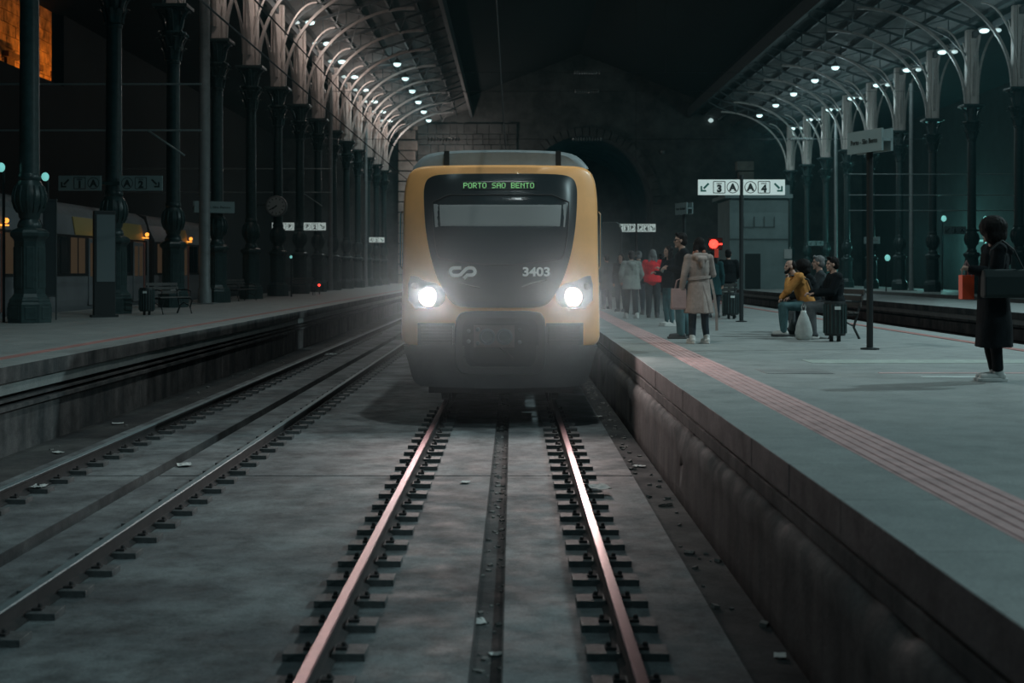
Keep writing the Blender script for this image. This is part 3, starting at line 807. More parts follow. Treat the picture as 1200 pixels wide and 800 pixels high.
# clock on a bracket
t = thing('platform_clock', 'round white station clock hanging from a bracket by the sixth left column', 'clock', (COL_L + .05, COL_Y0 + BAY * 5 - .65, EYE + 76 * 61.3 / F))
b = BM(); rings = [[Vector((r * math.cos(2 * PI * k / 32), y, r * math.sin(2 * PI * k / 32))) for k in range(32)] for r, y in ((.40, -.13), (.47, -.13), (.49, -.10), (.49, .10), (.47, .13), (.40, .13))]
loft(b, rings); obj('casing', b, MASTM, t, smooth='angle')
b = BM(); loft(b, [[Vector((r * math.cos(2 * PI * k / 32), y, r * math.sin(2 * PI * k / 32))) for k in range(32)] for r, y in ((.42, -.133), (.42, -.14))]); obj('dial', b, mat('clock_face', (.42, .46, .45), .5), t)
b = BM()
for i in range(12):
    M = Matrix.Rotation(2 * PI * i / 12, 4, 'Y'); box(b, -.018, .018, -.148, -.139, .30, .39, 0, M)
obj('hour_marks', b, INK, t)
for nm, a, L, wd in (('minute_hand', 238, .34, .022), ('hour_hand', 232, .22, .03)):
    b = BM(); M = Matrix.Rotation(math.radians(a), 4, 'Y'); box(b, -wd, wd, -.156, -.148, -.05, L, 0, M); obj(nm, b, INK, t)
b = BM(); tube(b, [(-1.0, .1, .06), (-.4, .05, .06)], .03, 6); tube(b, [(0, .1, .0), (-.05, .65, 0)], .05, 6); obj('bracket', b, IRON, t)
# ------------------------------------------------------------ the front train
TXC = (586.5 - CX) * 19 / F
YEL = mat('yellow_train_paint', (.95, .45, .165), .38, var=.12, scale=2, coat=.3)
MASK = mat('black_front_panel', (.022, .028, .030), .22, spec=.5)
GLASS = mat('windscreen_glass', (.018, .026, .028), .12, spec=.6)
BLIND = mat('grey_sun_blind', (.26, .27, .265), .7)
SKIRT = mat('dark_grey_skirt', (.06, .064, .066), .5, var=.3, scale=4)
GRILLE = mat('grille_plastic', (.07, .068, .066), .6)
ROOFG = mat('grey_roof_fairing', (.20, .23, .235), .5, var=.2)
def surf(x, z):
    u = abs(x - TXC) / 1.43
    return 18.62 + .42 * min(u, 1.1) ** 3.2 + .34 * max(0, (z - 1.5) / 2.1) ** 1.7 + (.10 * max(0, (1.1 - z)) if z < 1.1 else 0)
def on(px, py, off=0.0):
    Y = 19.0
    for _ in range(6):
        x = (px - CX) * Y / F; z = EYE - (py - CY) * Y / F; Y = surf(x, z) + off
    return Vector(((px - CX) * Y / F, Y, EYE - (py - CY) * Y / F))
def smooth_outline(pts, n=3, corner=.25):
    """round polygon corners (Chaikin)"""
    for _ in range(n):
        out = []
        for i, p in enumerate(pts):
            q = pts[(i + 1) % len(pts)]
            out.append((p[0] * (1 - corner) + q[0] * corner, p[1] * (1 - corner) + q[1] * corner)); out.append((p[0] * corner + q[0] * (1 - corner), p[1] * corner + q[1] * (1 - corner)))
        pts = out
    return pts
def dense(pts, step=6):
    out = []
    for i, p in enumerate(pts):
        q = pts[(i + 1) % len(pts)]; d = math.hypot(q[0] - p[0], q[1] - p[1]); k = max(1, int(d / step))
        for j in range(k): out.append((p[0] + (q[0] - p[0]) * j / k, p[1] + (q[1] - p[1]) * j / k))
    return out
def front_cap(bm, outline, off, depth=.05, rings=9, c=None, mi=0, edge=.006):
    """a panel that follows the curved nose, outline given on the photo, real thickness behind it"""
    outline = dense(outline)
    c = c or (sum(p[0] for p in outline) / len(outline), sum(p[1] for p in outline) / len(outline))
    R = [];
    for i in range(1, rings + 1):
        t = i / rings; R.append([on(c[0] + (p[0] - c[0]) * t, c[1] + (p[1] - c[1]) * t, off + (edge if i == rings else 0)) for p in outline])
    vr = [[bm.verts.new(p) for p in r] for r in R]
    cv = bm.verts.new(on(c[0], c[1], off)); n = len(outline)
    for k in range(n): bm.faces.new((cv, vr[0][k], vr[0][(k + 1) % n])).material_index = mi
    for a, b_ in zip(vr, vr[1:]):
        for k in range(n): bm.faces.new((a[k], b_[k], b_[(k + 1) % n], a[(k + 1) % n])).material_index = mi
    back = [bm.verts.new(v.co + Vector((0, depth, 0))) for v in vr[-1]]
    for k in range(n): bm.faces.new((vr[-1][k], back[k], back[(k + 1) % n], vr[-1][(k + 1) % n])).material_index = mi
    try: bm.faces.new(back[::-1]).material_index = mi
    except ValueError: pass
train = thing('passenger_train', 'yellow fronted passenger train numbered 3403 with blazing headlights on the centre track', 'train', (0, 0, 0))
# yellow shell: front face rolls into the sides and runs back
half = [(0, 192), (40, 192.2), (78, 193), (96, 194.5), (105, 199), (110, 207), (113, 220), (114.5, 240), (114.8, 275), (115.5, 310), (116.5, 345), (117, 380), (117, 404), (96, 408), (50, 430), (0, 432)]
out = [(586.5 + x, y) for x, y in half] + [(586.5 - x, y) for x, y in half[-2:0:-1]]
out = smooth_outline(out, 2)
out = dense(out, 7); c0 = (586.5, 300)
b = BM(); R = []
def scl(p, s): return (c0[0] + (p[0] - c0[0]) * s, c0[1] + (p[1] - c0[1]) * s)
for i in range(1, 15): R.append([on(*scl(p, .965 * i / 14)) for p in out])
base = [on(*scl(p, .965)) for p in out]; lim = [on(*p) for p in out]
cc = Vector((TXC, 0, 2.2))
for t, dy in ((.45, .03), (.8, .09), (1.0, .2), (1.0, .5)):
    R.append([Vector((a.x + (q.x - a.x) * t, a.y + dy, a.z + (q.z - a.z) * t)) for a, q in zip(base, lim)])
R.append([Vector((q.x, 21.5, q.z)) for q in lim])
vr = loft(b, R, False); cv = b.verts.new(on(*c0))
for k in range(len(out)): b.faces.new((cv, vr[0][k], vr[0][(k + 1) % len(out)]))
obj('cab_shell', b, YEL, train, smooth='angle')
# following coaches
for i, (ya, yb) in enumerate(((21.45, 38.6), (39.4, 56.5), (57.3, 74))):
    b = BM(); prof = [(-1.36, .95), (1.36, .95), (1.43, 1.4), (1.42, 3.0), (1.30, 3.5), (1.0, 3.66), (-1.0, 3.66), (-1.30, 3.5), (-1.42, 3.0), (-1.43, 1.4)]
    loft(b, [[Vector((TXC + x, yy, z)) for x, z in prof] for yy in (ya, yb)])
    cb = obj('coach_body', b, [mat('grey_coach_paint', (.30, .31, .31), .4)], train, smooth='angle')
    for s in (-1, 1):
        y = ya + 1.4
        while y < yb - 2.4:
            b = BM(); box(b, TXC + s * 1.40, TXC + s * 1.435, y, y + 1.7, 1.85, 2.75); obj('window', b, GLASS, cb, bevel=.03); y += 2.3
# roof fairing
half = [(0, 175.5), (55, 176.5), (80, 179), (92, 184), (101, 194), (104, 199), (0, 199)]
ro = smooth_outline([(586.5 + x, y) for x, y in half] + [(586.5 - x, y) for x, y in half[-2:0:-1]], 1)
b = BM()
Yf = 19.55
def flat(p, Y): return Vector(((p[0] - CX) * Y / F, Y, EYE - (p[1] - CY) * Y / F))
r1 = [flat(p, Yf) for p in ro]; mid = Vector((TXC, Yf, 3.45))
loft(b, [[mid.lerp(p, .9) + Vector((0, -.10, 0)) for p in r1], [mid.lerp(p, .97) + Vector((0, -.05, 0)) for p in r1], r1, [p + Vector((0, 4.5, 0)) for p in r1]])
obj('roof_fairing', b, ROOFG, train, smooth='angle')
for px in (524, 654):
    b = BM(); p0 = flat((px - 3, 176), Yf); p1 = flat((px + 3, 194), Yf); box(b, p0.x, p1.x, Yf - .135, Yf + 4.3, 3.45, p0.z - .02); obj('roof_strap', b, BLACK, train)
# black mask with windscreen, blind and display
def sym(h): return [(586.5 + x, y) for x, y in h] + [(586.5 - x, y) for x, y in h[::-1] if x > 0]
mask = smooth_outline(sym([(0, 203.2), (66, 203.6), (84, 207), (89.5, 217), (90, 232), (88.5, 262), (84, 292), (77, 318), (69, 337), (61, 350), (53, 358), (38, 360.5), (0, 360.5)]), 2)
b = BM(); front_cap(b, mask, -.012, .05, 14, (586.5, 280)); mk = obj('front_mask', b, MASK, train, smooth='angle')
ws = smooth_outline(sym([(0, 228), (80, 228), (80, 262), (75, 298), (70, 304), (0, 312)]), 1)
b = BM(); front_cap(b, ws, -.018, .02, 10, (586.5, 270)); obj('windscreen', b, GLASS, mk, smooth='angle')
b = BM(); dd = dense(smooth_outline(sym([(0, 228), (80, 228), (80, 262), (75, 298), (70, 304), (0, 312)]), 1), 6)
pts = [on(p[0], p[1], -.022) for p in dd]; tube(b, pts + [pts[0]], .008, 5); obj('windscreen_seal', b, RUBBER, mk)
bl = [(508, 239), (664.5, 239), (662, 266), (510, 266)]
b = BM(); front_cap(b, bl, -.021, .01, 8); obj('sun_blind', b, BLIND, mk, smooth='angle')
b = BM(); front_cap(b, [(538, 212), (632, 212), (632, 223), (538, 223)], -.016, .01, 6); dp = obj('destination_display', b, mat('display_glass', (.006, .01, .01), .3), mk)
LED = mat('green_leds', (.02, .3, .05), .5, emit=(.34, .80, .34), estr=.75)
b = BM(); c = on(585, 217.5, -.027)
FONT5 = {'P': '11110 10001 10001 11110 10000 10000 10000', 'O': '01110 10001 10001 10001 10001 10001 01110', 'R': '11110 10001 10001 11110 10100 10010 10001', 'T': '11111 00100 00100 00100 00100 00100 00100', 'S': '01111 10000 10000 01110 00001 00001 11110', 'A': '01110 10001 10001 11111 10001 10001 10001', 'B': '11110 10001 10001 11110 10001 10001 11110', 'E': '11111 10000 10000 11110 10000 10000 11111', 'N': '10001 11001 10101 10011 10001 10001 10001', ' ': '00000 ' * 7}
txt = 'PORTO SAO BENTO'; dot = 1.02 / (len(txt) * 6)
for i, ch in enumerate(txt):
    for r_, row in enumerate(FONT5[ch].split()):
        for q, v in enumerate(row):
            if v == '1':
                x = -.51 + (i * 6 + q) * dot; z = (3 - r_) * dot * 1.0
                yy = surf(c.x + x, c.z + z) - .030
                box(b, c.x + x, c.x + x + dot * .82, yy, yy + .006, c.z + z, c.z + z + dot * .8)
obj('lettering', b, LED, dp)
LOGO = mat('white_livery_paint', (.85, .85, .82), .5)
# rounded c-p logo made of two joined bands
def band(bm, pts, wd, off):
    P = [on(x, y, off) for x, y in pts]; bar(bm, P, wd, .008, 0, (0, 1, 0))
def arc(cx, cy, r, a0, a1, n=8): return [(cx + r * math.cos(math.radians(a0 + (a1 - a0) * i / n)), cy - r * math.sin(math.radians(a0 + (a1 - a0) * i / n))) for i in range(n + 1)]
b = BM()
band(b, [(540.5, 313.8)] + arc(532, 318.2, 4.4, 90, 270) + [(537, 322.6), (540, 321.5), (546.5, 314.8), (549, 313.8)] + arc(552.5, 318.0, 4.2, 90, -90) + [(547.5, 322.2), (543.5, 326.2)], .048, -.022)
obj('logo', b, LOGO, mk)
b = BM(); c = on(628.5, 318.3, -.026)
tb = BM(); put_text(tb, '3403', .17, (c.x, 0, c.z), .006, fit=.385)
for v in tb.verts: v.co.y += surf(v.co.x, v.co.z) - .022
obj('fleet_number', tb, LOGO, mk)
b = BM(); tube(b, [on(611, 336, -.03), on(625, 331, -.045), on(640, 328, -.03)], .012, 6); box(b, 0, 0.001, 0, 0.001, 0, 0.001, 0, Matrix.Translation(on(611, 336, -.03)))
obj('wiper', b, mat('wiper_metal', (.35, .35, .33), .25, .8), mk)
b = BM(); tube(b, [on(562, 337, -.03), on(548, 334, -.045), on(536, 331, -.03)], .009, 6); obj('wiper', b, BLACK, mk)
# headlights
HL = mat('headlight_glow', (1, .9, .85), .4, emit=(.82, .66, .63), estr=1.0)
HOUSE = mat('headlight_housing', (.045, .04, .04), .35)
for s, nm in ((-1, 'left'), (1, 'right')):
    o_ = [(586.5 + s * a, y) for a, y in ((108, 323), (99, 323.5), (90, 329), (72, 333), (64, 343), (66, 354), (74, 360.5), (108, 361.5))]
    b = BM(); front_cap(b, smooth_outline(o_, 1), -.014, .05, 6); hh = obj('headlight_housing', b, HOUSE, train, smooth='angle')
    p = on(586.5 + s * 84.5, 348, -.05)
    b = BM(); rings = [[p + Vector((r * math.cos(2 * PI * k / 24), dy, r * math.sin(2 * PI * k / 24))) for k in range(24)] for r, dy in ((.165, .05), (.165, .0), (.15, -.01), (.15, .03))]
    loft(b, rings); obj('bezel', b, STEEL, hh)
    b = BM(); ellipsoid(b, p + Vector((0, .02, 0)), (.145, .05, .145)); obj('lens', b, HL, hh, smooth=True)
    p2 = on(586.5 + s * 101, 335, -.03); b = BM(); ellipsoid(b, p2, (.05, .03, .05)); obj('marker_lamp', b, mat('marker_glass', (.3, .27, .27), .2), hh, smooth=True)
    light('SPOT', (p.x, p.y - .12, p.z), P_HEAD, HEAD_COLOR, .10, (math.radians(-(90 - 3)), 0, 0), 150, 1)
# bumper skirt and grilles
sk = smooth_outline(sym([(0, 455.5), (92, 453), (101, 447), (104, 440), (108, 424), (113.5, 407), (114, 404.5), (96, 404.5), (50, 402), (0, 402)]), 1, .18)
b = BM(); front_cap(b, sk, -.03, .25, 8, (586.5, 428)); obj('skirt', b, SKIRT, train, smooth='angle')
b = BM(); R = []
for px_, y_ in ((472.8, 404.5), (479, 425), (484, 447)): R.append(on(px_, y_))
rb = [on(p[0], p[1], .2) for p in dense(sk, 10)]
loft(b, [rb, [Vector((p.x * 1.0, 20.8, p.z)) for p in rb]], True); obj('skirt_side', b, SKIRT, train)
for s in (-1, 1):
    o_ = [(586.5 + s * a, y) for a, y in ((53, 378.5), (97, 378.5), (97, 405.5), (53, 405.5))]
    b = BM(); front_cap(b, o_, -.012, .05, 5); g = obj('grille', b, SKIRT, train)
    for k in range(6):
        yy = 383 + k * 3.9
        b = BM(); bar(b, [on(586.5 + s * a, yy, -.03) for a in (56, 70, 84, 93)], .018, .03, 0, (0, 0, 1)); obj('slat', b, GRILLE, g)
# coupler hatch: rounded frame with deep opening
HF = mat('hatch_frame_plastic', (.045, .048, .05), .45)
outer = dense(smooth_outline(sym([(0, 364), (42, 364), (51, 370), (53.5, 384), (53.5, 426), (48, 436), (40, 439), (0, 439)]), 2), 5)
inner = [(586.5 + (p[0] - 586.5) * .84, 403 + (p[1] - 403) * .78) for p in outer]
b = BM()
loft(b, [[on(p[0], p[1], .03) for p in outer], [on(p[0], p[1], -.075) for p in outer], [on(586.5 + (p[0] - 586.5) * .985, 402 + (p[1] - 402) * .985, -.09) for p in outer], [on(p[0], p[1], -.09) for p in inner], [on(p[0], p[1], -.02) for p in inner]], False)
obj('hatch_frame', b, HF, train, smooth='angle')
b = BM(); front_cap(b, inner, -.034, .04, 5); hb = obj('hatch_back', b, BLACK, train)
b = BM(); front_cap(b, [(555, 381), (603, 381), (603, 407), (555, 407)], -.055, .03, 4); pl = obj('coupler_plate', b, mat('coupler_plate', (.13, .11, .105), .5), train)
for px_ in (571, 591):
    p = on(px_, 394.5, -.07); b = BM()
    loft(b, [[p + Vector((r * math.cos(2 * PI * k / 20), dy, r * math.sin(2 * PI * k / 20))) for k in range(20)] for r, dy in ((.115, .02), (.115, -.02), (.085, -.025), (.08, .0), (.02, .0))]); obj('socket', b, STEEL, pl)
for px_, py_ in ((560, 386), (560, 402), (549, 388), (549, 400), (609, 387), (609, 401)):
    p = on(px_, py_, -.07); b = BM(); loft(b, [[p + Vector((r * math.cos(2 * PI * k / 8), dy, r * math.sin(2 * PI * k / 8))) for k in range(8)] for r, dy in ((.03, .02), (.03, -.03), (.015, -.035))]); obj('bolt', b, STEEL, pl)
b = BM(); tube(b, [on(586, 407, -.08), on(595, 414, -.10), on(601, 420, -.06)], .016, 6); obj('hose', b, RUBBER, train)
# grab rail glints at the sides and underframe with wheels
for s in (-1, 1):
    b = BM(); x = TXC + s * 1.45; tube(b, [(x, 19.55, 2.1), (x + s * .03, 19.55, 2.15), (x + s * .03, 19.55, 2.9), (x, 19.55, 2.95)], .014, 6); obj('grab_rail', b, mat('chrome', (.6, .6, .6), .15, 1), train)
b = BM(); box(b, TXC - 1.2, TXC + 1.2, 20.0, 74, .55, 1.0); box(b, TXC - 1.1, TXC + 1.1, 20.1, 20.3, .22, .6); obj('underframe', b, BLACK, train)
for y in (21.3, 23.9, 37.6, 40.2):
    b = BM()
    for s in (-1, 1):
        rings = [[Vector((GX + s * (.867 + dx), y + r * math.cos(2 * PI * k / 28), .43 + r * math.sin(2 * PI * k / 28))) for k in range(28)] for r, dx in ((.18, -.09), (.45, -.085), (.45, -.05), (.425, -.045), (.425, .06), (.2, .07))]
        loft(b, rings)
    tube(b, [(GX - .9, y, .43), (GX + .9, y, .43)], .08, 10); obj('wheelset', b, STEEL, train)
for y in (22.6, 38.9):
    b = BM()
    for s in (-1, 1): box(b, GX + s * 1.02 - .06, GX + s * 1.02 + .06, y - 1.7, y + 1.7, .38, .62)
    box(b, GX - 1.0, GX + 1.0, y - .3, y + .3, .4, .6); obj('bogie_frame', b, BLACK, train)

# ------------------------------------------------------------ train on the far left line
tl = thing('passenger_train', 'grey and yellow coaches standing beyond the left platform columns', 'train', (-14.7, 0, 0))
GC = mat('pale_grey_coach', (.20, .21, .22), .35, var=.2, scale=1); YC = mat('dim_yellow_panel', (.42, .30, .10), .45)
WIN = mat('lit_coach_window', (.10, .07, .04), .3, emit=(.55, .34, .20), estr=.045); ORL = mat('orange_lamp', (.9, .35, .05), .4, emit=(1, .36, .05), estr=1.6)
PINKD = mat('dull_red_door_edge', (.28, .12, .10), .6)
ROOFT = mat('coach_roof', (.19, .20, .205), .5, var=.3)
for i, (ya, yb) in enumerate(((24.0, 36.9), (37.2, 48.2), (48.5, 58.5))):
    b = BM(); prof = [(-1.38, .75), (1.38, .75), (1.44, 1.2), (1.44, 3.15), (1.34, 3.75), (-1.34, 3.75), (-1.44, 3.15), (-1.44, 1.2)]
    loft(b, [[Vector((x, yy, z)) for x, z in prof] for yy in (ya, yb)]); cb = obj('coach_body', b, GC, tl)
    b = BM(); prof = [(-1.34, 3.74), (1.34, 3.74), (1.25, 3.95), (.95, 4.15), (0, 4.22), (-.95, 4.15), (-1.25, 3.95)]
    loft(b, [[Vector((x, yy, z)) for x, z in prof] for yy in (ya, yb)]); obj('roof', b, ROOFT, cb, smooth='angle')
    b = BM(); box(b, 1.43, 1.455, ya + .3, yb - .3, 1.92, 3.16); obj('window_band', b, BLACK, cb)
    y = ya + .8; k = 0
    while y < yb - 1.4:
        if k % 3 == 2:
            b = BM(); box(b, 1.44, 1.475, y + .05, y + 1.25, 1.0, 3.10); d = obj('door', b, GC, cb, bevel=.02)
            for q in (0, 1):
                b = BM(); box(b, 1.47, 1.485, y + .15 + q * .58, y + .55 + q * .58, 1.9, 2.95); obj('pane', b, WIN, d)
            b = BM(); box(b, 1.46, 1.50, y + 1.26, y + 1.40, 1.0, 3.1); obj('edge_strip', b, PINKD, cb)
            b = BM(); prof = [(1.452, 3.17), (1.36, 3.72), (1.33, 3.72), (1.42, 3.17)]
            loft(b, [[Vector((x + .012, yy, z)) for x, z in prof] for yy in (y - 1.2, y + 1.3)]); obj('yellow_panel', b, YC, cb)
            b = BM(); ellipsoid(b, (1.58, y + 1.35, 3.38), (.07, .09, .07)); box(b, 1.43, 1.60, y + 1.2, y + 1.5, 3.24, 3.28); obj('door_lamp', b, ORL if not (i == 0 and k < 3) else STEEL, cb)
        else:
            for q in (0, 1):
                b = BM(); box(b, 1.45, 1.47, y + q * .72, y + .58 + q * .72, 2.0, 3.08); obj('window', b, WIN if (k + i) % 2 == 0 else GLASS, cb, bevel=.02)
        y += 1.62; k += 1
for yg in (37.05, 48.35):
    b = BM(); tube(b, [(-1.4, yg, 1.0), (-1.42, yg, 3.2), (-1.2, yg, 3.95), (0, yg, 4.2), (1.2, yg, 3.95), (1.44, yg, 3.2), (1.42, yg, 1.0)], .16, 8); obj('gangway', b, RUBBER, tl)
b = BM(); box(b, -1.2, 1.2, 24, 58.5, .1, .8); obj('underframe', b, BLACK, tl)
for ya in (26, 34, 40, 46, 50.5, 56):
    b = BM()
    for s in (-1, 1): loft(b, [[Vector((s * .87 + dx, ya + .43 * math.cos(2 * PI * k / 20), .43 - .0 + .43 * math.sin(2 * PI * k / 20))) for k in range(20)] for dx in (-.06, .06)])
    obj('wheelset', b, STEEL, tl)
for x in (-.867, .867): rail(-14.7 + x, RAILDULL, 'rail under the coaches beyond the left platform, ' + ('far' if x < 0 else 'near') + ' one')

# ------------------------------------------------------------ concrete tower on the far platform
TWR = mat('grey_green_render', (.30, .40, .40), .85, var=.2, scale=1)
t = thing('service_tower', 'square grey concrete service tower on the far platform behind the line 4 sign', 'building', (16.0, 86, SX))
b = BM(); box(b, -1.9, 1.9, 0, 5, 0, 5.9); obj('wall', b, TWR, t)
b = BM(); box(b, -2.25, 2.15, -.25, 5.3, 5.9, 6.15); box(b, -1.85, 2.0, 0, 5, 6.15, 6.75); obj('roof', b, TWR, t)
b = BM(); box(b, -.9, .1, -.04, .02, 0, 2.3); obj('door', b, mat('dark_door', (.03, .045, .045), .6), t)
b = BM(); box(b, -1.0, 1.0, -.03, 0, 4.0, 4.06)
for x in (-1, -.3, .35, 1.0): box(b, x - .03, x + .03, -.05, 0, 4.0, 4.7)
box(b, -1.9, 1.9, -.04, 0, 3.2, 3.28); obj('pipes', b, mat('tower_pipe', (.12, .15, .15), .6), t)
b = BM(); box(b, 0, .5, 0, .06, 0, .62); o = tag(obj('notice', b, MATTE), 'small pale notice box at the right corner of the concrete tower', 'notice'); o.location = at(919, 303, 85.9)
# dark rounded board beyond the train
t = thing('information_board', 'dark rounded board standing on the platform just right of the train', 'board', ((715 - CX) * 44 / F, 44, SX))
b = BM(); extrude_poly(b, smooth_outline([(-.36, .3), (.36, .3), (.36, 2.78), (-.36, 2.78)], 3, .12), -.08, .08); obj('panel', b, mat('board_dark', (.035, .045, .045), .5), t)
b = BM(); pp = [(-.37, .35), (-.37, 2.5), (-.33, 2.7), (-.2, 2.79), (0, 2.80), (.2, 2.79), (.33, 2.7), (.37, 2.5), (.37, .35)]; tube(b, [(x, -.08, z) for x, z in pp], .02, 6)
for s in (-1, 1): box(b, s * .3 - .03, s * .3 + .03, -.03, .03, 0, .4)
obj('frame', b, STEEL, t)
# red signal
t = thing('railway_signal', 'round red signal lamp glowing behind the trench coat person', 'signal', ((836 - CX) * 60 / F, 60, -.2))
b = BM(); tube(b, [(0, 0, 0), (0, 0, 3.3)], .06, 8); obj('post', b, BLACK, t)
b = BM(); box(b, -.22, .42, 0, .2, 3.22, 3.78); obj('housing', b, BLACK, t, bevel=.03)
REDL = mat('red_signal_glass', (.8, .03, .02), .3, emit=(1.0, .045, .03), estr=3.5)
b = BM(); ellipsoid(b, (0, -.06, 3.50), (.21, .10, .21)); obj('lens', b, REDL, t, smooth=True)
b = BM(); box(b, .22, .40, -.04, 0, 3.46, 3.52); obj('number_bar', b, REDL, t)
light('POINT', (9.1, 59.5, 3.3), 12, (1, .08, .05), .1)
# small lights and equipment, left side
def glow(px, py, Y, r, m, label, name='lamp'):
    t = thing(name, label, 'lamp', at(px, py, Y)); r *= .7; b = BM(); ellipsoid(b, (0, 0, 0), (r, r, r * 1.2)); obj('lens', b, m, t, smooth=True)
    b = BM(); box(b, -r * 1.3, r * 1.3, r * .2, r * 2.4, -r, r * 1.5); g_ = SX if (21.2 < t.location.x < 27.2 or -12.95 < t.location.x < -6.18) else -.2
    b = BM(); tube(b, [(0, r * 1.8, g_ - t.location.z), (0, r * 1.8, 0)], .035, 6); obj('post', b, BLACK, t)
TEALG = mat('teal_lamp_glass', (.3, .8, .75), .4, emit=(.22, .66, .62), estr=.75)
glow(53, 207, 33, .13, TEALG, 'small teal lamp glowing above the far left coaches')
glow(1, 196, 30, .13, TEALG, 'small teal lamp at the left edge of the picture above the coaches')
glow(341, 301, 60, .08, TEALG, 'tiny green lamp beside the sixth left column pedestal')
glow(374, 334, 66, .08, REDL, 'tiny red lamp low beside the seventh left column')
glow(1106, 256, 80, .22, TEALG, 'teal lamp glowing on the dark right side above the line 5 sign')
glow(1040, 302, 76, .22, TEALG, 'teal lamp glowing low right of the black sign post')
glow(1155, 256, 82, .18, TEALG, 'teal lamp glowing left of the dark coated person\'s head')
light('POINT', at(1100, 290, 95), 500, (.3, 1, .95), .4); light('POINT', at(1165, 275, 95), 260, (.3, 1, .95), .4)
b = BM(); box(b, 0, 1.6, 0, .1, 0, .12); box(b, .75, .83, .1, .18, -4.3, .1); o = tag(obj('tube_lamp', b, TEALG), 'short horizontal tube lamp glowing behind the dark coated person', 'lamp'); o.location = at(1142, 283, 88)
# totem and boards by the left columns
GLS = mat('totem_panel', (.12, .15, .155), .4)
t = thing('information_totem', 'tall narrow information totem left of the second left column', 'totem', ((122 - CX) * 33.6 / F, 33.6, SX), math.radians(28))
b = BM(); box(b, -.27, .27, -.09, .09, 0.04, 2.7); obj('body', b, BLACK, t, bevel=.02)
b = BM(); box(b, -.20, .25, -.105, -.09, .9, 2.6); obj('panel', b, GLS, t)
b = BM(); box(b, -.33, .33, -.16, .16, 0, .06); obj('base', b, BLACK, t)
t = thing('notice_board', 'tall framed notice board right of the nearest left column', 'board', ((58.5 - CX) * 31.8 / F, 31.8, SX))
b = BM()
for x in (-.15, .15): box(b, x - .015, x + .015, -.02, .02, 0, 2.9)
box(b, -.17, .17, -.03, .03, 2.85, 2.9); box(b, -.17, .17, -.03, .03, .55, .6); obj('frame', b, STEEL, t)
b = BM(); box(b, -.14, .14, -.02, .02, .6, 2.85); obj('panel', b, mat('notice_panel', (.05, .065, .07), .5), t)
def bin_(px, py, wpx, hpx, label, z=SX):
    Y = F * (EYE - z) / (py - CY); k = Y / F; w_, h = wpx * k / 2, hpx * k
    t = thing('litter_bin', label, 'bin', ((px - CX) * k, Y, z))
    b = BM(); lathe(b, [(w_ * .93, .10), (w_, .14), (w_, h * .95), (w_ * .96, h), (w_ * .88, h), (w_ * .86, h * .9)], 24); body = obj('body', b, BLACK, t, smooth='angle')
    b = BM()
    for i in range(18):
        a = 2 * PI * i / 18; tube(b, [(w_ * 1.02 * math.cos(a), w_ * 1.02 * math.sin(a), zz) for zz in (.14, h * .93)], .014, 5)
    obj('slats', b, IRON, body)
    for s in (-1, 1):
        b = BM(); tube(b, [(s * w_ * .35, 0, 0), (s * w_ * .35, 0, .2)], .035, 8); obj('leg', b, BLACK, t)
    b = BM(); box(b, -.05, .05, -w_ * 1.04 - .01, -w_ * 1.02, h * .80, h * .88); obj('plate', b, MATTE, t)
    return t
bin_(978.5, 400, 25, 47, 'dark slatted litter bin right of the seated people')
bin_(857, 373.5, 18, 31, 'dark litter bin behind the line 3 and 4 sign post')
bin_(172, 369, 17, 32, 'dark litter bin on the left platform by the third column')
def bench(x, y, L, rz, label, z=SX):
    t = thing('station_bench', label, 'bench', (x, y, z), rz)
    for s in (-1, 1):
        b = BM(); X = s * (L / 2 - .06)
        tube(b, [(X, -.28, 0), (X, -.22, .18), (X, -.30, .36), (X, -.20, .44)], .022, 6); tube(b, [(X, .26, 0), (X, .16, .2), (X, .22, .42), (X, .34, .85)], .022, 6)
        tube(b, [(X, -.20, .42), (X, .22, .42)], .022, 6); tube(b, [(X, -.18, .22), (X, 0, .30), (X, .16, .22)], .016, 6)
        tube(b, [(X, -.22, .44), (X, -.24, .62), (X, -.1, .66), (X, .26, .64)], .02, 6)
        obj('leg_frame', b, BLACK, t)
    b = BM()
    for i in range(5): box(b, -L / 2, L / 2, -.24 + i * .1, -.165 + i * .1, .44, .465)
    obj('seat', b, mat('bench_slats', (.09, .085, .08), .6, var=.3), t)
    b = BM()
    for i in range(3):
        zz = .55 + i * .11; yy = .245 + (zz - .44) * .23; box(b, -L / 2, L / 2, yy - .012, yy + .012, zz, zz + .08)
    obj('backrest', b, mat('bench_slats', (.09, .085, .08)), t)
    return t

# added point without a fixture, lights the rough stone left of the mouth
light('POINT', (-5.5, 121.5, 11.5), 420, WARM_LAMP, .3)
light('SPOT', (17.5, 72, 14.0), 900, LAMP_COLOR, .3, (math.radians(38), 0, 0), 100, .8)  # added spot without a fixture, brightens the service tower
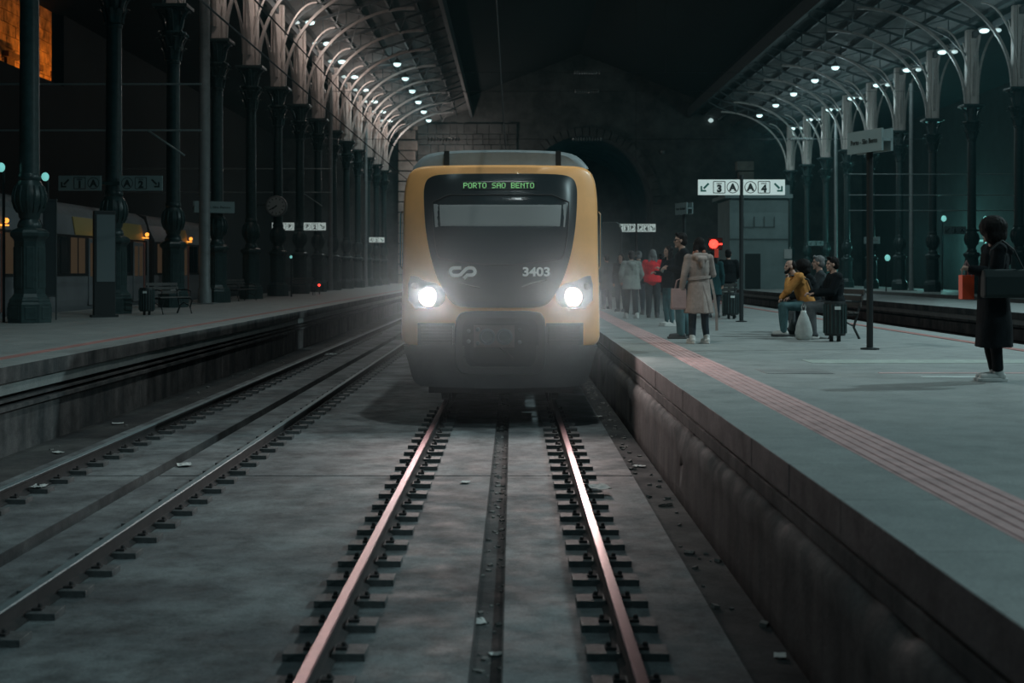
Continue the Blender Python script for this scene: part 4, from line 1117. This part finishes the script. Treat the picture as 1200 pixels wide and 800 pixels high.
# ------------------------------------------------------------ people
SKIN = mat('skin', (.42, .25, .19), .55, var=.15, scale=14)
def cloth(name, c, **k): return mat(name, c, .9, spec=.12, var=.3, scale=9, bump=.25, bscale=60, **k)
HAIRD = mat('dark_hair', (.012, .010, .010), .75, spec=.15, var=.3, scale=40, stretch=(1, 1, .15)); HAIRR = mat('reddish_hair', (.13, .055, .035), .7, spec=.2, var=.4, scale=40, stretch=(1, 1, .15)); HAIRG = mat('grey_hair', (.16, .16, .16), .7, spec=.2, var=.4, scale=40, stretch=(1, 1, .15))
V = Vector
def standing(stride=0.0, lean=0.0, turn=0.0, armL=None, armR=None, feet=.10, bow=0.0):
    """joint table of a 1.75 m person facing +Y, left is -X; arm = (elbow offset, wrist offset)"""
    J = dict(pelvis=V((0, 0, .95)), waist=V((0, .01 + lean * .3, 1.10)), chest=V((0, lean * .7 - .005, 1.32)), neck=V((0, lean - .01, 1.47)), head=V((0, lean + .025 + bow, 1.625 - bow * .3)),
             hL=V((-.09, 0, .92)), hR=V((.09, 0, .92)), kL=V((-.105, stride * .5 + .02, .50)), kR=V((.105, -stride * .4 + .02, .50)),
             aL=V((-feet - .01, stride - .02, .09)), aR=V((feet + .01, -stride - .02, .09)), sL=V((-.185, lean * .9, 1.42)), sR=V((.185, lean * .9, 1.42)))
    eL, wL = armL or ((-.06, -.02, -.29), (.02, .07, -.24)); eR, wR = armR or ((.06, -.02, -.29), (-.02, .07, -.24))
    J['eL'] = J['sL'] + V(eL); J['wL'] = J['eL'] + V(wL); J['eR'] = J['sR'] + V(eR); J['wR'] = J['eR'] + V(wR)
    J['dirL'] = J['dirR'] = V((0, 1, 0)); J['look'] = turn
    return J
def seated(lean=.1, armL=None, armR=None, knee=.44, spread=.12, foot=.0, bow=.0, turn=0, elbows=None):
    J = dict(pelvis=V((0, 0, .56)), waist=V((0, .02 + lean * .25, .72)), chest=V((0, lean * .75, .95)), neck=V((0, lean * 1.1, 1.09)), head=V((0, lean * 1.15 + .04 + bow, 1.245 - bow * .5)),
             hL=V((-.09, .04, .54)), hR=V((.09, .04, .54)), kL=V((-spread, knee, .53)), kR=V((spread, knee, .53)), aL=V((-spread, knee + foot, .09)), aR=V((spread, knee + foot - .06, .09)),
             sL=V((-.185, lean, 1.04)), sR=V((.185, lean, 1.04)))
    eL, wL = armL or ((-.03, .10, -.26), (.06, .22, -.10)); eR, wR = armR or ((.03, .10, -.26), (-.06, .22, -.10))
    J['eL'] = J['sL'] + V(eL); J['wL'] = J['eL'] + V(wL); J['eR'] = J['sR'] + V(eR); J['wR'] = J['eR'] + V(wR)
    J['dirL'] = J['dirR'] = V((0, 1, 0)); J['look'] = turn
    return J
def hand(bm, w, e, side, curl=.5):
    d = (w - e).normalized(); sd = V((1, 0, 0)) if abs(d.x) < .8 else V((0, 0, 1)); pn = d.cross(sd).normalized(); sd = pn.cross(d).normalized()
    k = w + d * .045; capsule(bm, w - d * .01, .024, w + d * .075, .032, 1.15 if abs(pn.y) > .5 else .65, .6 if abs(pn.y) > .5 else 1.1, 8)
    for i, (o_, L) in enumerate(((-.028, .062), (-.010, .072), (.010, .068), (.027, .052))):
        p0 = w + d * .075 + sd * o_; p1 = p0 + (d * math.cos(curl * .7) + pn * math.sin(curl * .7)) * L * .55; p2 = p1 + (d * math.cos(curl * 2) + pn * math.sin(curl * 2)) * L * .5
        capsule(bm, p0, .0095, p1, .009, n=6); capsule(bm, p1, .009, p2, .0075, n=6)
    t0 = w + d * .025 + sd * (-.03 if side < 0 else .03) * -1; t1 = t0 + (d * .6 - sd * (side) * .7 + pn * .4).normalized() * .035
    capsule(bm, t0, .012, t1, .011, n=6); capsule(bm, t1, .011, t1 + (d + pn * .3).normalized() * .028, .008, n=6)
def body(J, name='body', parent=None):
    b = BM(); H = J['head']; M = Matrix.Rotation(J['look'], 4, 'Z')
    def h(x, y, z): return H + M @ V((x, y, z))
    ellipsoid(b, h(0, -.012, .03), (.074, .094, .095), M.to_3x3()); ellipsoid(b, h(0, .022, -.035), (.056, .062, .082), M.to_3x3())
    capsule(b, h(0, .080, .022), .009, h(0, .095, -.020), .013, n=8)             # nose
    capsule(b, h(-.022, .080, -.058), .010, h(.022, .080, -.058), .010, n=8)     # lips
    capsule(b, h(-.012, .068, -.102), .018, h(.012, .068, -.102), .018, n=8)     # chin
    capsule(b, h(-.045, .070, .038), .012, h(.045, .070, .038), .012, n=8)       # brow
    for s in (-1, 1):
        ellipsoid(b, h(s * .078, -.008, -.005), (.011, .020, .032), M.to_3x3(), 8, 6); ellipsoid(b, h(s * .040, .052, -.020), (.022, .02, .020), M.to_3x3(), 8, 6)
    capsule(b, J['neck'] + V((0, 0, -.06)), .062, H + M @ V((0, -.02, -.05)), .052, 1, 1, 12)
    capsule(b, J['chest'], .135, J['neck'] + V((0, 0, -.07)), .10, 1.15, .72); capsule(b, J['pelvis'], .145, J['chest'], .135, 1.05, .75)
    for s in 'LR':
        capsule(b, J['neck'] + V((0, 0, -.06)), .055, J['s' + s], .058, n=10); capsule(b, J['s' + s], .056, J['e' + s], .042, n=10); capsule(b, J['e' + s], .042, J['w' + s], .028, n=10)
        hand(b, J['w' + s], J['e' + s], -1 if s == 'L' else 1, J.get('curl', .6))
        capsule(b, J['h' + s], .092, J['k' + s], .060, n=12); capsule(b, J['k' + s], .060, J['a' + s] + V((0, 0, .0)), .040, n=12)
        capsule(b, J['a' + s] + V((0, -.02, -.035)), .040, J['a' + s] + J['dir' + s] * .13 + V((0, 0, -.055)), .030, n=10)
    o = obj(name, remesh(b, .0085, 2), SKIN, parent, smooth=True)
    # eyes and brows belong to the face
    for s in (-1, 1):
        e = BM(); ellipsoid(e, h(s * .031, .074, .012), (.013, .008, .007), M.to_3x3(), 10, 6); obj('eye', e, BLACK, o, smooth=True)
    return o
def hair_of(J, kind, m, parent):
    b = BM(); H = J['head']; M = Matrix.Rotation(J['look'], 4, 'Z')
    def h(x, y, z): return H + M @ V((x, y, z))
    if kind == 'bald_beard':
        capsule(b, h(-.05, .045, -.075), .030, h(.05, .045, -.075), .030, n=10); capsule(b, h(-.03, .07, -.095), .026, h(.03, .07, -.095), .026, n=10)
        for s in (-1, 1): capsule(b, h(s * .062, .02, -.03), .020, h(s * .055, .05, -.08), .024, n=8)
        o = obj('beard', remesh(b, .009, 1, .006, 60), m, parent, smooth=True)
        b = BM(); ellipsoid(b, h(0, -.045, .035), (.078, .072, .085), M.to_3x3())
        obj('hair', remesh(b, .010, 1), m, parent, smooth=True); return
    ellipsoid(b, h(0, -.030, .052), (.085, .100, .092), M.to_3x3())
    ellipsoid(b, h(0, -.055, -.005), (.080, .072, .085), M.to_3x3())
    if kind == 'short': capsule(b, h(-.04, .055, .115), .028, h(.04, .055, .115), .028, n=8)
    if kind == 'big': ellipsoid(b, h(0, -.03, .04), (.15, .15, .135), M.to_3x3()); ellipsoid(b, h(0, -.06, -.04), (.14, .11, .12), M.to_3x3())
    if kind in ('long', 'verylong'):
        L = .22 if kind == 'long' else .34
        for s in (-1, 0, 1):
            capsule(b, h(s * .055, -.055, -.02), .048, h(s * .085, -.075, -.10 - L * .45), .050, 1, .8, 10); capsule(b, h(s * .085, -.075, -.10 - L * .45), .050, h(s * .095, -.07, -.08 - L), .022, 1, .8, 10)
        for s in (-1, 1): capsule(b, h(s * .076, .0, .03), .026, h(s * .088, .015, -.15), .028, n=8)
    if kind == 'bun': ellipsoid(b, h(0, -.12, .09), (.045, .045, .045))
    if kind == 'hat': pass
    obj('hair', remesh(b, .010, 2, .007, 45), m, parent, smooth=True)
def sleeve(b, J, s, r0, r1, upto=.94):
    w_ = J['e' + s].lerp(J['w' + s], upto)
    capsule(b, J['s' + s], r0, J['e' + s], (r0 + r1) / 2, n=12); capsule(b, J['e' + s], (r0 + r1) / 2, w_, r1, n=12)
def top(J, m, parent, name='jacket', hem=.86, flare=1.0, bulk=1.0, collar=True, hood=False, sitting=False):
    b = BM(); k = bulk
    capsule(b, J['chest'], .165 * k, J['neck'] + V((0, 0, -.085)), .115 * k, 1.2, .80)
    capsule(b, J['waist'], .158 * k, J['chest'], .168 * k, 1.1, .80)
    capsule(b, J['pelvis'] + V((0, 0, .02)), .165 * k, J['waist'], .158 * k, 1.08, .84)
    if not sitting:
        rings = []
        zt = J['waist'].z; n = 28; c = J['pelvis']
        for i in range(9):
            u = i / 8; z = zt + (hem - zt) * u; rx = (.172 + .02 * u + .075 * (flare - 1) * u) * k; ry = (.130 + .03 * u + .075 * (flare - 1) * u) * k; cy = J['waist'].y * (1 - u)
            wv = .010 * u * (flare - .9)
            rings.append([V((c.x + (rx + wv * math.sin(7 * a_ * 2 * PI / n)) * math.cos(2 * PI * a_ / n), cy + (ry + wv * math.sin(7 * a_ * 2 * PI / n)) * math.sin(2 * PI * a_ / n), z)) for a_ in range(n)])
        loft(b, rings)
    for s in 'LR':
        capsule(b, J['neck'] + V((0, 0, -.075)), .066 * k, J['s' + s], .074 * k, n=12); sleeve(b, J, s, .072 * k, .052 * k)
    if collar:
        capsule(b, J['neck'] + V((-.03, -.01, -.03)), .068, J['neck'] + V((.03, -.01, -.03)), .068, 1, 1, 12)
    if hood:
        N = J['neck']; capsule(b, N + V((-.09, -.07, -.02)), .060, N + V((.09, -.07, -.02)), .060, n=12); capsule(b, N + V((-.05, -.12, -.07)), .055, N + V((.05, -.12, -.07)), .055, n=12); capsule(b, N + V((0, -.13, -.10)), .05, N + V((0, -.14, -.19)), .03, n=12)
    return obj(name, remesh(b, .0105, 3, .010, 9), m, parent, smooth=True)
def trousers(J, m, parent, r=1.0, ankle=.10, name='trousers'):
    b = BM(); capsule(b, J['pelvis'] + V((-.05, 0, .0)), .125, J['pelvis'] + V((.05, 0, .0)), .125, 1, .95, 14)
    for s in 'LR':
        a = J['k' + s].lerp(J['a' + s], 1 - ankle)
        capsule(b, J['h' + s], .105 * r, J['k' + s], .078 * r, n=14); capsule(b, J['k' + s], .078 * r, a, .060 * r, n=14)
    return obj(name, remesh(b, .0105, 2, .009, 11), m, parent, smooth=True)
def shoes(J, m, sole, parent):
    for s in 'LR':
        b = BM(); a = J['a' + s]; d = J['dir' + s]; g = V((a.x, a.y, 0))
        capsule(b, g + V((0, 0, .055)) - d * .04, .050, g + V((0, 0, .048)) + d * .16, .042, 1, 1, 12); capsule(b, g - d * .02 + V((0, 0, .06)), .052, g + V((0, 0, .115)) - d * .01, .056, n=12)
        capsule(b, g + d * .06 + V((0, 0, .055)), .045, g + d * .13 + V((0, 0, .045)), .038, n=12)
        for v in b.verts: v.co.z = max(v.co.z, .016)
        sh = obj('shoe', remesh(b, .009, 2), m, parent, smooth=True)
        b = BM(); n = 24; sd = V((d.y, -d.x, 0)); L0, L1 = -.10, .215
        rings = [[g + d * ((L0 + L1) / 2 + (L1 - L0) / 2 * q * math.cos(2 * PI * k / n)) + sd * ((.052 + .008 * math.cos(2 * PI * k / n)) * q * math.sin(2 * PI * k / n)) + V((0, 0, z)) for k in range(n)] for q, z in ((.98, 0), (1.06, .010), (1.06, .034), (1.0, .040))]
        loft(b, rings); obj('sole', b, sole, sh)
def person(label, px, footpy, rz, h, J, cl, group=None, z=SX, Y=None, dz=0):
    Y = Y or F * (EYE - z) / (footpy - CY); t = thing('person', label, 'person', ((px - CX) * Y / F, Y, z + dz), math.radians(rz), group)
    t.scale = (h / 1.75,) * 3
    bd = body(J, 'body', t); cl(t, J); return t
C_TRENCH = cloth('beige_trench_cloth', (.34, .27, .245)); C_BLACK = cloth('black_cloth', (.011, .014, .016)); C_DARK = cloth('dark_grey_cloth', (.045, .052, .056)); C_RED = cloth('red_padded_cloth', (.80, .04, .05))
C_GREY = cloth('grey_green_cloth', (.24, .255, .235)); C_JEANS = cloth('teal_blue_denim', (.07, .135, .145)); C_DJEAN = cloth('dark_denim', (.035, .045, .055)); C_MUST = cloth('mustard_cloth', (.52, .235, .07)); C_TEAL = cloth('dark_teal_cloth', (.02, .06, .065)); C_GTRO = cloth('grey_trouser_cloth', (.115, .125, .13)); C_RUST = cloth('rust_orange_cloth', (.36, .12, .04))
WSHOE = mat('white_sneaker', (.48, .47, .45), .6); DSHOE = mat('dark_shoe', (.04, .042, .045), .6); SOLEW = mat('white_sole', (.55, .54, .52), .6); SOLED = mat('dark_sole', (.05, .05, .05), .7); PINKB = mat('pink_canvas', (.40, .26, .25), .7, var=.2, bump=.2); PLASTIC = mat('white_plastic_bag', (.46, .48, .46), .4, var=.3, scale=5, bump=.3)

# trench coat
def trench(t, J):
    trousers(J, C_DJEAN, t, .92, .04); shoes(J, WSHOE, SOLEW, t)
    c = top(J, C_TRENCH, t, 'trench_coat', hem=.505, flare=1.75, bulk=1.0, hood=True)
    b = BM(); n = 28; rings = []
    for dz, q in ((-.022, 1.0), (-.02, 1.035), (.02, 1.035), (.022, 1.0)): rings.append([V((.196 * q * math.cos(2 * PI * k / n), .012 + .152 * q * math.sin(2 * PI * k / n), 1.09 + dz + .02 * math.cos(2 * PI * k / n))) for k in range(n)])
    loft(b, rings); bar(b, [(.15, -.16, 1.07), (.20, -.19, .8), (.235, -.20, .5), (.245, -.18, .22)], .045, .008, 0, (0, 1, 0)); obj('belt', b, C_TRENCH, c)
    b = BM(); bar(b, [(0, -.235, .52), (0, -.20, .8), (0, -.165, 1.02)], .008, .01, 0, (1, 0, 0)); obj('back_seam', b, C_TRENCH, c)
    hair_of(J, 'long', HAIRD, t)
    b = BM(); H = J['head']
    for s in (-1, 1): capsule(b, H + V((s * .085, -.05, -.12)), .040, H + V((s * .125, -.03, -.30)), .022, 1, .8, 10); capsule(b, H + V((s * .06, -.10, -.10)), .036, H + V((s * .09, -.10, -.26)), .022, 1, .8, 10)
    obj('hair_ends', remesh(b, .010, 2, .007, 45), mat('reddish_hair_tips', (.30, .11, .07), .5), t, smooth=True)
    b = BM(); w_ = J['wR']; box(b, w_.x - .038, w_.x + .038, w_.y + .035, w_.y + .045, w_.z + .0, w_.z + .15)
Jt = standing(armL=((-.075, -.02, -.28), (-.03, .06, -.24)), armR=((.07, .04, -.27), (-.03, .19, .14)), feet=.115, turn=.3)
person('person in a long beige trench coat with reddish hair, back turned', 819, 402.5, 12, 1.70, Jt, trench)
Yt = F * (EYE - SX) / (402.5 - CY)
t = thing('phone', 'added red slab for the red light beside the trench coat person', 'phone', (3.04 + .26, Yt + .10, SX + 1.46), .3)  # red light beside the face, modelled as a red slab
b = BM(); box(b, -.037, .037, -.005, .005, -.075, .075); obj('case', b, mat('red_phone_and_face_light', (.85, .07, .04), .4), t, bevel=.004)
# tote bag
t = thing('tote_bag', 'dusty pink tote bag held low by the trench coat person', 'bag', ((795 - CX) * Yt / F, Yt - .02, EYE - (362.5 - CY) * Yt / F), .1)
b = BM(); loft(b, [[V((sx * x, sy * y, z)) for sx, sy in ((-1, -1), (1, -1), (1, 1), (-1, 1))] for x, y, z in ((.115, .05, 0), (.125, .06, .03), (.12, .055, .2), (.118, .04, .34))]); obj('body', b, PINKB, t, bevel=.012)
b = BM()
for s in (-1, 1): tube(b, [(-.06, s * .04, .32), (-.03, s * .02, .47), (.04, s * .01, .50), (.07, s * .02, .46), (.08, s * .04, .32)], .007, 6)
obj('handle', b, PINKB, t)
# man in black
def man(t, J):
    trousers(J, C_JEANS, t, 1.12, .02); shoes(J, DSHOE, SOLED, t); top(J, C_BLACK, t, 'jacket', hem=.80, flare=1.1, bulk=1.07); hair_of(J, 'short', HAIRD, t)
    b = BM(); H = J['head']
    for s in (-1, 1): ellipsoid(b, H + V((s * .035, .086, .012)), (.026, .012, .018))
    tube(b, [H + V((-.085, 0, .02)), H + V((-.075, .075, .018)), H + V((0, .098, .018)), H + V((.075, .075, .018)), H + V((.085, 0, .02))], .004, 5); obj('glasses', b, BLACK, t)
person('tall man with glasses, black jacket and blue jeans in profile beside the trench coat', 800, 396.5, 88, 1.83, standing(stride=.06, armL=((-.03, .03, -.28), (.03, .22, .02)), armR=((.05, -.02, -.28), (-.05, .22, .04)), bow=.02), man)
def girl(t, J):
    trousers(J, C_JEANS, t, .95, .04); shoes(J, WSHOE, SOLEW, t); top(J, C_BLACK, t, 'jacket', hem=.84, flare=1.1, bulk=1.02); hair_of(J, 'verylong', HAIRD, t)
    b = BM(); w_ = J['wL'].lerp(J['eL'], .25); ellipsoid(b, w_, (.055, .055, .06)); obj('cuff', b, C_GREY, t)
person('long dark haired woman with pale cuff, in profile left of the tall man', 784, 382, 112, 1.70, standing(armL=((-.03, .07, -.27), (.10, .20, .10)), armR=((.05, .06, -.27), (-.08, .2, .02)), turn=-.1), girl)
t = thing('phone', 'bright red phone in the raised hand of the dark haired woman', 'phone', (at(786, 306, 28.3)), .5)
b = BM(); box(b, -.04, .04, -.006, .006, -.085, .085, 0, Matrix.Rotation(.6, 4, 'Y')); obj('case', b, MATS['red_phone_and_face_light'], t, bevel=.004)
def redj(t, J):
    trousers(J, C_DARK, t, 1.12, .0); shoes(J, DSHOE, SOLED, t); c = top(J, C_RED, t, 'padded_jacket', hem=.92, flare=1.15, bulk=1.18)
    hair_of(J, 'long', HAIRG, t)
person('person in a bright red padded jacket with greyish shoulder length hair, back turned', 765, 372, -8, 1.70, standing(armL=((-.09, .04, -.26), (.08, .16, -.12)), armR=((.09, .04, -.26), (-.08, .16, -.12))), redj)
def greyj(t, J):
    trousers(J, C_DARK, t, .95, .03); shoes(J, WSHOE, SOLEW, t); top(J, C_GREY, t, 'parka', hem=.76, flare=1.25, bulk=1.2, hood=True); hair_of(J, 'short', HAIRD, t)
person('person in a loose grey parka and white shoes, back turned, left of the red jacket', 740, 373, 10, 1.66, standing(armL=((-.09, .02, -.27), (.05, .14, -.17)), armR=((.09, .02, -.27), (-.05, .14, -.17)), feet=.13), greyj)
def darkp(hair='short', hm=HAIRD, c=C_BLACK, tr=C_DJEAN, bulk=1.1, hem=.84):
    def f(t, J):
        trousers(J, tr, t, 1.0, .02); shoes(J, DSHOE, SOLED, t); top(J, c, t, 'jacket', hem=hem, flare=1.1, bulk=bulk); hair_of(J, hair, hm, t)
    return f
person('dark dressed person with a hair bun, half hidden behind the grey parka', 748.5, 368.5, 5, 1.70, standing(), darkp('bun', HAIRG))
person('dark clothed person with pale face between the grey parka and the train', 728, 365, 150, 1.66, standing(), darkp('long'))
person('dim person in a dark coat nearest the train side, farthest left of the crowd', 711, 362, 20, 1.68, standing(), darkp('short', HAIRD, C_DARK, bulk=1.15, hem=.62))
person('dark person seen between the red jacket and the long haired woman', 775, 364, 0, 1.66, standing(), darkp('short', HAIRD, C_BLACK))
person('person in a dark teal coat behind the trench coat person\'s right shoulder', 836, 372, -20, 1.66, standing(), darkp('long', HAIRD, C_TEAL, bulk=1.1, hem=.6))
person('person in a black jacket seen from behind beside the sign post, legs behind the bin', 853.5, 370, -10, 1.72, standing(armL=((-.1, .02, -.26), (.06, .16, -.14)), armR=((.1, .02, -.26), (-.06, .16, -.14))), darkp('short', HAIRD, C_BLACK, C_GREY, 1.2, .9))
# benches and the seated group
bench(4.95, 33.6, 1.5, math.radians(-8), 'dark bench behind the trench coat person')
bench(5.62, 24.05, 2.7, math.radians(-86), 'bench carrying the row of seated people beside the litter bin')
bench((197 - CX) * 36.0 / F, 36.2, 1.2, math.radians(60), 'dark bench with curved ends beside the third left column')
bench((350 - CX) * 64 / F, 64, 1.6, math.radians(20), 'dark bench between the sixth and seventh left columns')
bench((283 - CX) * 52 / F, 52, 1.4, math.radians(70), 'dark bench at the foot of the fourth left column')
def sit(label, px, Y, rz, h, J, cl):
    t = thing('person', label, 'person', ((px - CX) * Y / F, Y, SX + .012), math.radians(rz)); t.scale = (h / 1.75,) * 3; body(J, 'body', t); cl(t, J)
def mustard(t, J):
    trousers(J, C_JEANS, t, 1.0, .02); shoes(J, WSHOE, SOLED, t); top(J, C_MUST, t, 'hooded_jacket', bulk=1.08, hood=True, sitting=True); hair_of(J, 'bald_beard', HAIRD, t)
    b = BM(); tube(b, [J['neck'] + V((-.09, .10, -.02)), J['neck'] + V((-.11, -.01, -.02)), J['chest'] + V((-.15, -.12, .05)), J['waist'] + V((-.14, -.15, .0))], .018, 6); obj('backpack_strap', b, BLACK, t)
Jm = seated(lean=.20, armL=((.0, .20, -.24), (.11, -.03, .20)), armR=((.0, .13, -.25), (-.03, .10, -.12)), foot=.03, bow=.05, knee=.43)
Jm['curl'] = 1.3
sit('bearded bald man in a mustard hooded jacket, seated and leaning chin on hand', 946.5, 23.6, 92, 1.76, Jm, mustard)
def curly(t, J):
    trousers(J, C_GTRO, t, 1.0, .02); shoes(J, DSHOE, SOLED, t); top(J, C_BLACK, t, 'jacket', bulk=1.05, sitting=True); hair_of(J, 'big', HAIRD, t)
sit('seated person with a big curly head of dark hair bent over, behind the mustard jacket', 955, 24.35, 88, 1.74, seated(lean=.14, bow=.04), curly)
def greyh(t, J):
    trousers(J, C_DJEAN, t, 1.0, .02); shoes(J, DSHOE, SOLED, t); top(J, C_DARK, t, 'jacket', bulk=1.05, sitting=True); hair_of(J, 'short', HAIRG, t)
sit('seated person with grey hair, only the head showing above the curly haired one', 964, 25.15, 80, 1.84, seated(lean=.04), greyh)
def blackm(t, J):
    trousers(J, C_GTRO, t, 1.15, .02); shoes(J, DSHOE, SOLEW, t); top(J, C_BLACK, t, 'jacket', bulk=1.2, sitting=True); hair_of(J, 'short', HAIRD, t)
sit('seated man in a bulky black jacket and grey trousers next to the litter bin', 979, 22.85, 94, 1.78, seated(lean=.02, knee=.46, armL=((-.02, .10, -.25), (.05, .26, -.03)), armR=((.02, .10, -.25), (-.05, .26, -.03)), foot=-.04, bow=.0), blackm)
# plastic bag on the ground
t = thing('plastic_bag', 'white plastic carrier bag slumped on the ground between seated people', 'bag', ((941 - CX) * 22.5 / F, 22.45, SX))
b = BM(); n = 20; rings = []
for i, (r, z) in enumerate(((.10, 0), (.135, .03), (.15, .12), (.13, .25), (.085, .38), (.05, .46), (.045, .50))):
    rings.append([V((r * (1 + .13 * noise.noise(V((k * .8, i * .9, 0)))) * math.cos(2 * PI * k / n), r * .7 * (1 + .13 * noise.noise(V((k * .8, i * .9, 4)))) * math.sin(2 * PI * k / n), z)) for k in range(n)])
loft(b, rings); obj('body', b, PLASTIC, t, smooth=True)
b = BM()
for s in (-1, 1): tube(b, [(s * .02, 0, .48), (s * .035, 0, .56), (s * .02, 0, .61), (s * .005, 0, .56)], .009, 6)
obj('handle', b, PLASTIC, t)
# the person at the right edge
def longcoat(t, J):
    trousers(J, C_BLACK, t, .98, .14, 'leggings'); shoes(J, WSHOE, SOLEW, t)
    for s in 'LR':
        b = BM(); a = J['a' + s]; capsule(b, a + V((0, 0, .0)), .050, a + V((0, 0, .15)), .058, n=12); obj('sock', b, mat('white_sock', (.42, .44, .43), .9), t, smooth=True)
    top(J, C_BLACK, t, 'long_coat', hem=.37, flare=1.15, bulk=1.14, hood=True); hair_of(J, 'big', HAIRD, t)
Jr = standing(armL=((-.03, .05, -.27), (.07, .24, .06)), armR=((.07, -.05, -.28), (.0, -.02, -.22)), feet=.05, bow=.01, turn=-.9); Jr['curl'] = 1.2
person('person in a long black coat and white socks with pale sneakers at the right edge', 1165, 446.5, 88, 1.72, Jr, longcoat)
YR = F * (EYE - SX) / (446.5 - CY)
t = thing('shopping_bag', 'bright red orange paper shopping bag hanging in front of the black coat', 'bag', at(1132.5, 350.5, YR + .12), .15)
REDP = mat('red_paper_bag', (.95, .10, .035), .6, var=.12, scale=4)
b = BM(); box(b, -.068, .068, -.045, .045, 0, .26); obj('body', b, REDP, t, bevel=.004)
b = BM()
for s in (-1, 1): tube(b, [(-.04, s * .045, .24), (-.025, s * .02, .36), (0, s * .0, .415), (.02, s * .02, .36), (.04, s * .045, .24)], .005, 6)
obj('handle', b, PINKB, t)
t = thing('shoulder_bag', 'dark green shoulder bag hanging behind the person in the long black coat', 'bag', at(1178, 349, YR - .30), 0)
b = BM(); loft(b, [[V((x0 + .02 * z, sy * y, z)) for x0, sy in ((-.24, -1), (.24, -1), (.24, 1), (-.24, 1))] for y, z in ((.06, 0), (.08, .04), (.07, .22), (.03, .30))]); obj('body', b, mat('dark_green_leather', (.016, .025, .025), .7, spec=.2), t, bevel=.02)
b = BM(); tube(b, [(-.18, 0, .28), (-.14, .02, .50), (-.02, .03, .60), (.10, .02, .50), (.2, 0, .28)], .010, 6); obj('strap', b, BLACK, t)

# ------------------------------------------------------------ orange lit facade seen past the left wall
FAC = mat('sandstone_facade', (.60, .36, .16), .9, var=.95, scale=1.1, bump=.3)
t = thing('neighbouring_facade', 'orange lit stone facade seen through the opening high at the upper left', 'building', (-26, 72, 0))
b = BM(); z = 8
random.seed(5)
while z < 18:
    y = -13
    while y < 13:
        L = random.uniform(.8, 1.6); box(b, -.4 - random.uniform(0, .1), .0 + random.uniform(0, .06), y + .02, y + L, z + .02, z + .60); y += L
    z += .62
obj('masonry', b, FAC, t)
b = BM()
for y in (-8, -4.5, -1, 2.5): box(b, -.2, .18, y, y + 1.1, 9.5, 13); box(b, -.2, .35, y - .2, y + 1.3, 13, 13.3)
box(b, -.1, .5, -13, 13, 11.2, 11.5); obj('window_surround', b, mat('shutter_dark', (.12, .06, .02), .8, var=.5), t)
light('SPOT', (-23.6, 70, 10.0), 800, (1, .36, .06), .2, (math.radians(0), math.radians(180 - 35), 0), 150, .6)
light('POINT', (-23.2, 72.5, 12.8), 200, (1, .36, .06), .2)

# ------------------------------------------------------------ mist in front of the train, also shaped as the headlights' lens bloom
vm = bpy.data.materials.new('night_haze'); vm.use_nodes = True; nt = vm.node_tree; nt.nodes.remove(nt.nodes['Principled BSDF'])
vs = nt.nodes.new('ShaderNodeVolumeScatter'); vs.inputs['Density'].default_value = HAZE; vs.inputs['Anisotropy'].default_value = .6; vs.inputs['Color'].default_value = (.38, .92, 1, 1)
nt.links.new(vs.outputs[0], nt.nodes['Material Output'].inputs['Volume'])
b = BM(); box(b, -21.5, 32.5, 19.3, 123.5, 1.0, 14.5); hz = obj('haze', b, vm); hz['kind'] = 'stuff'; hz['label'] = 'thin mist hanging in the hall behind the train front'; hz['category'] = 'haze'
vm2 = vm.copy(); vm2.name = 'headlight_bloom_mist'; nt = vm2.node_tree; vs = [n for n in nt.nodes if n.type == 'VOLUME_SCATTER'][0]
vs.inputs['Anisotropy'].default_value = .68; vs.inputs['Color'].default_value = (.74, .93, 1, 1)
tc = nt.nodes.new('ShaderNodeTexCoord'); mp = nt.nodes.new('ShaderNodeMapping'); mp.vector_type = 'TEXTURE'
mp.inputs['Location'].default_value = (0, 0, 0); mp.inputs['Scale'].default_value = (3.9, 5.4, 2.1)
gr = nt.nodes.new('ShaderNodeTexGradient'); gr.gradient_type = 'SPHERICAL'
pw = nt.nodes.new('ShaderNodeMath'); pw.operation = 'POWER'; pw.inputs[1].default_value = 1.5
ml = nt.nodes.new('ShaderNodeMath'); ml.operation = 'MULTIPLY'; ml.inputs[1].default_value = MIST
nt.links.new(tc.outputs['Object'], mp.inputs[0]); nt.links.new(mp.outputs[0], gr.inputs[0]); nt.links.new(gr.outputs['Fac'], pw.inputs[0]); nt.links.new(pw.outputs[0], ml.inputs[0]); nt.links.new(ml.outputs[0], vs.inputs['Density'])
b = BM(); box(b, -4, 4, -5.5, .55, -1.75, 2.6); h2 = obj('mist', b, vm2); h2.location = (TXC, 18.35, 1.65); h2['kind'] = 'stuff'; h2['label'] = 'thicker mist standing in for lens bloom around the headlights of the train'; h2['category'] = 'mist'
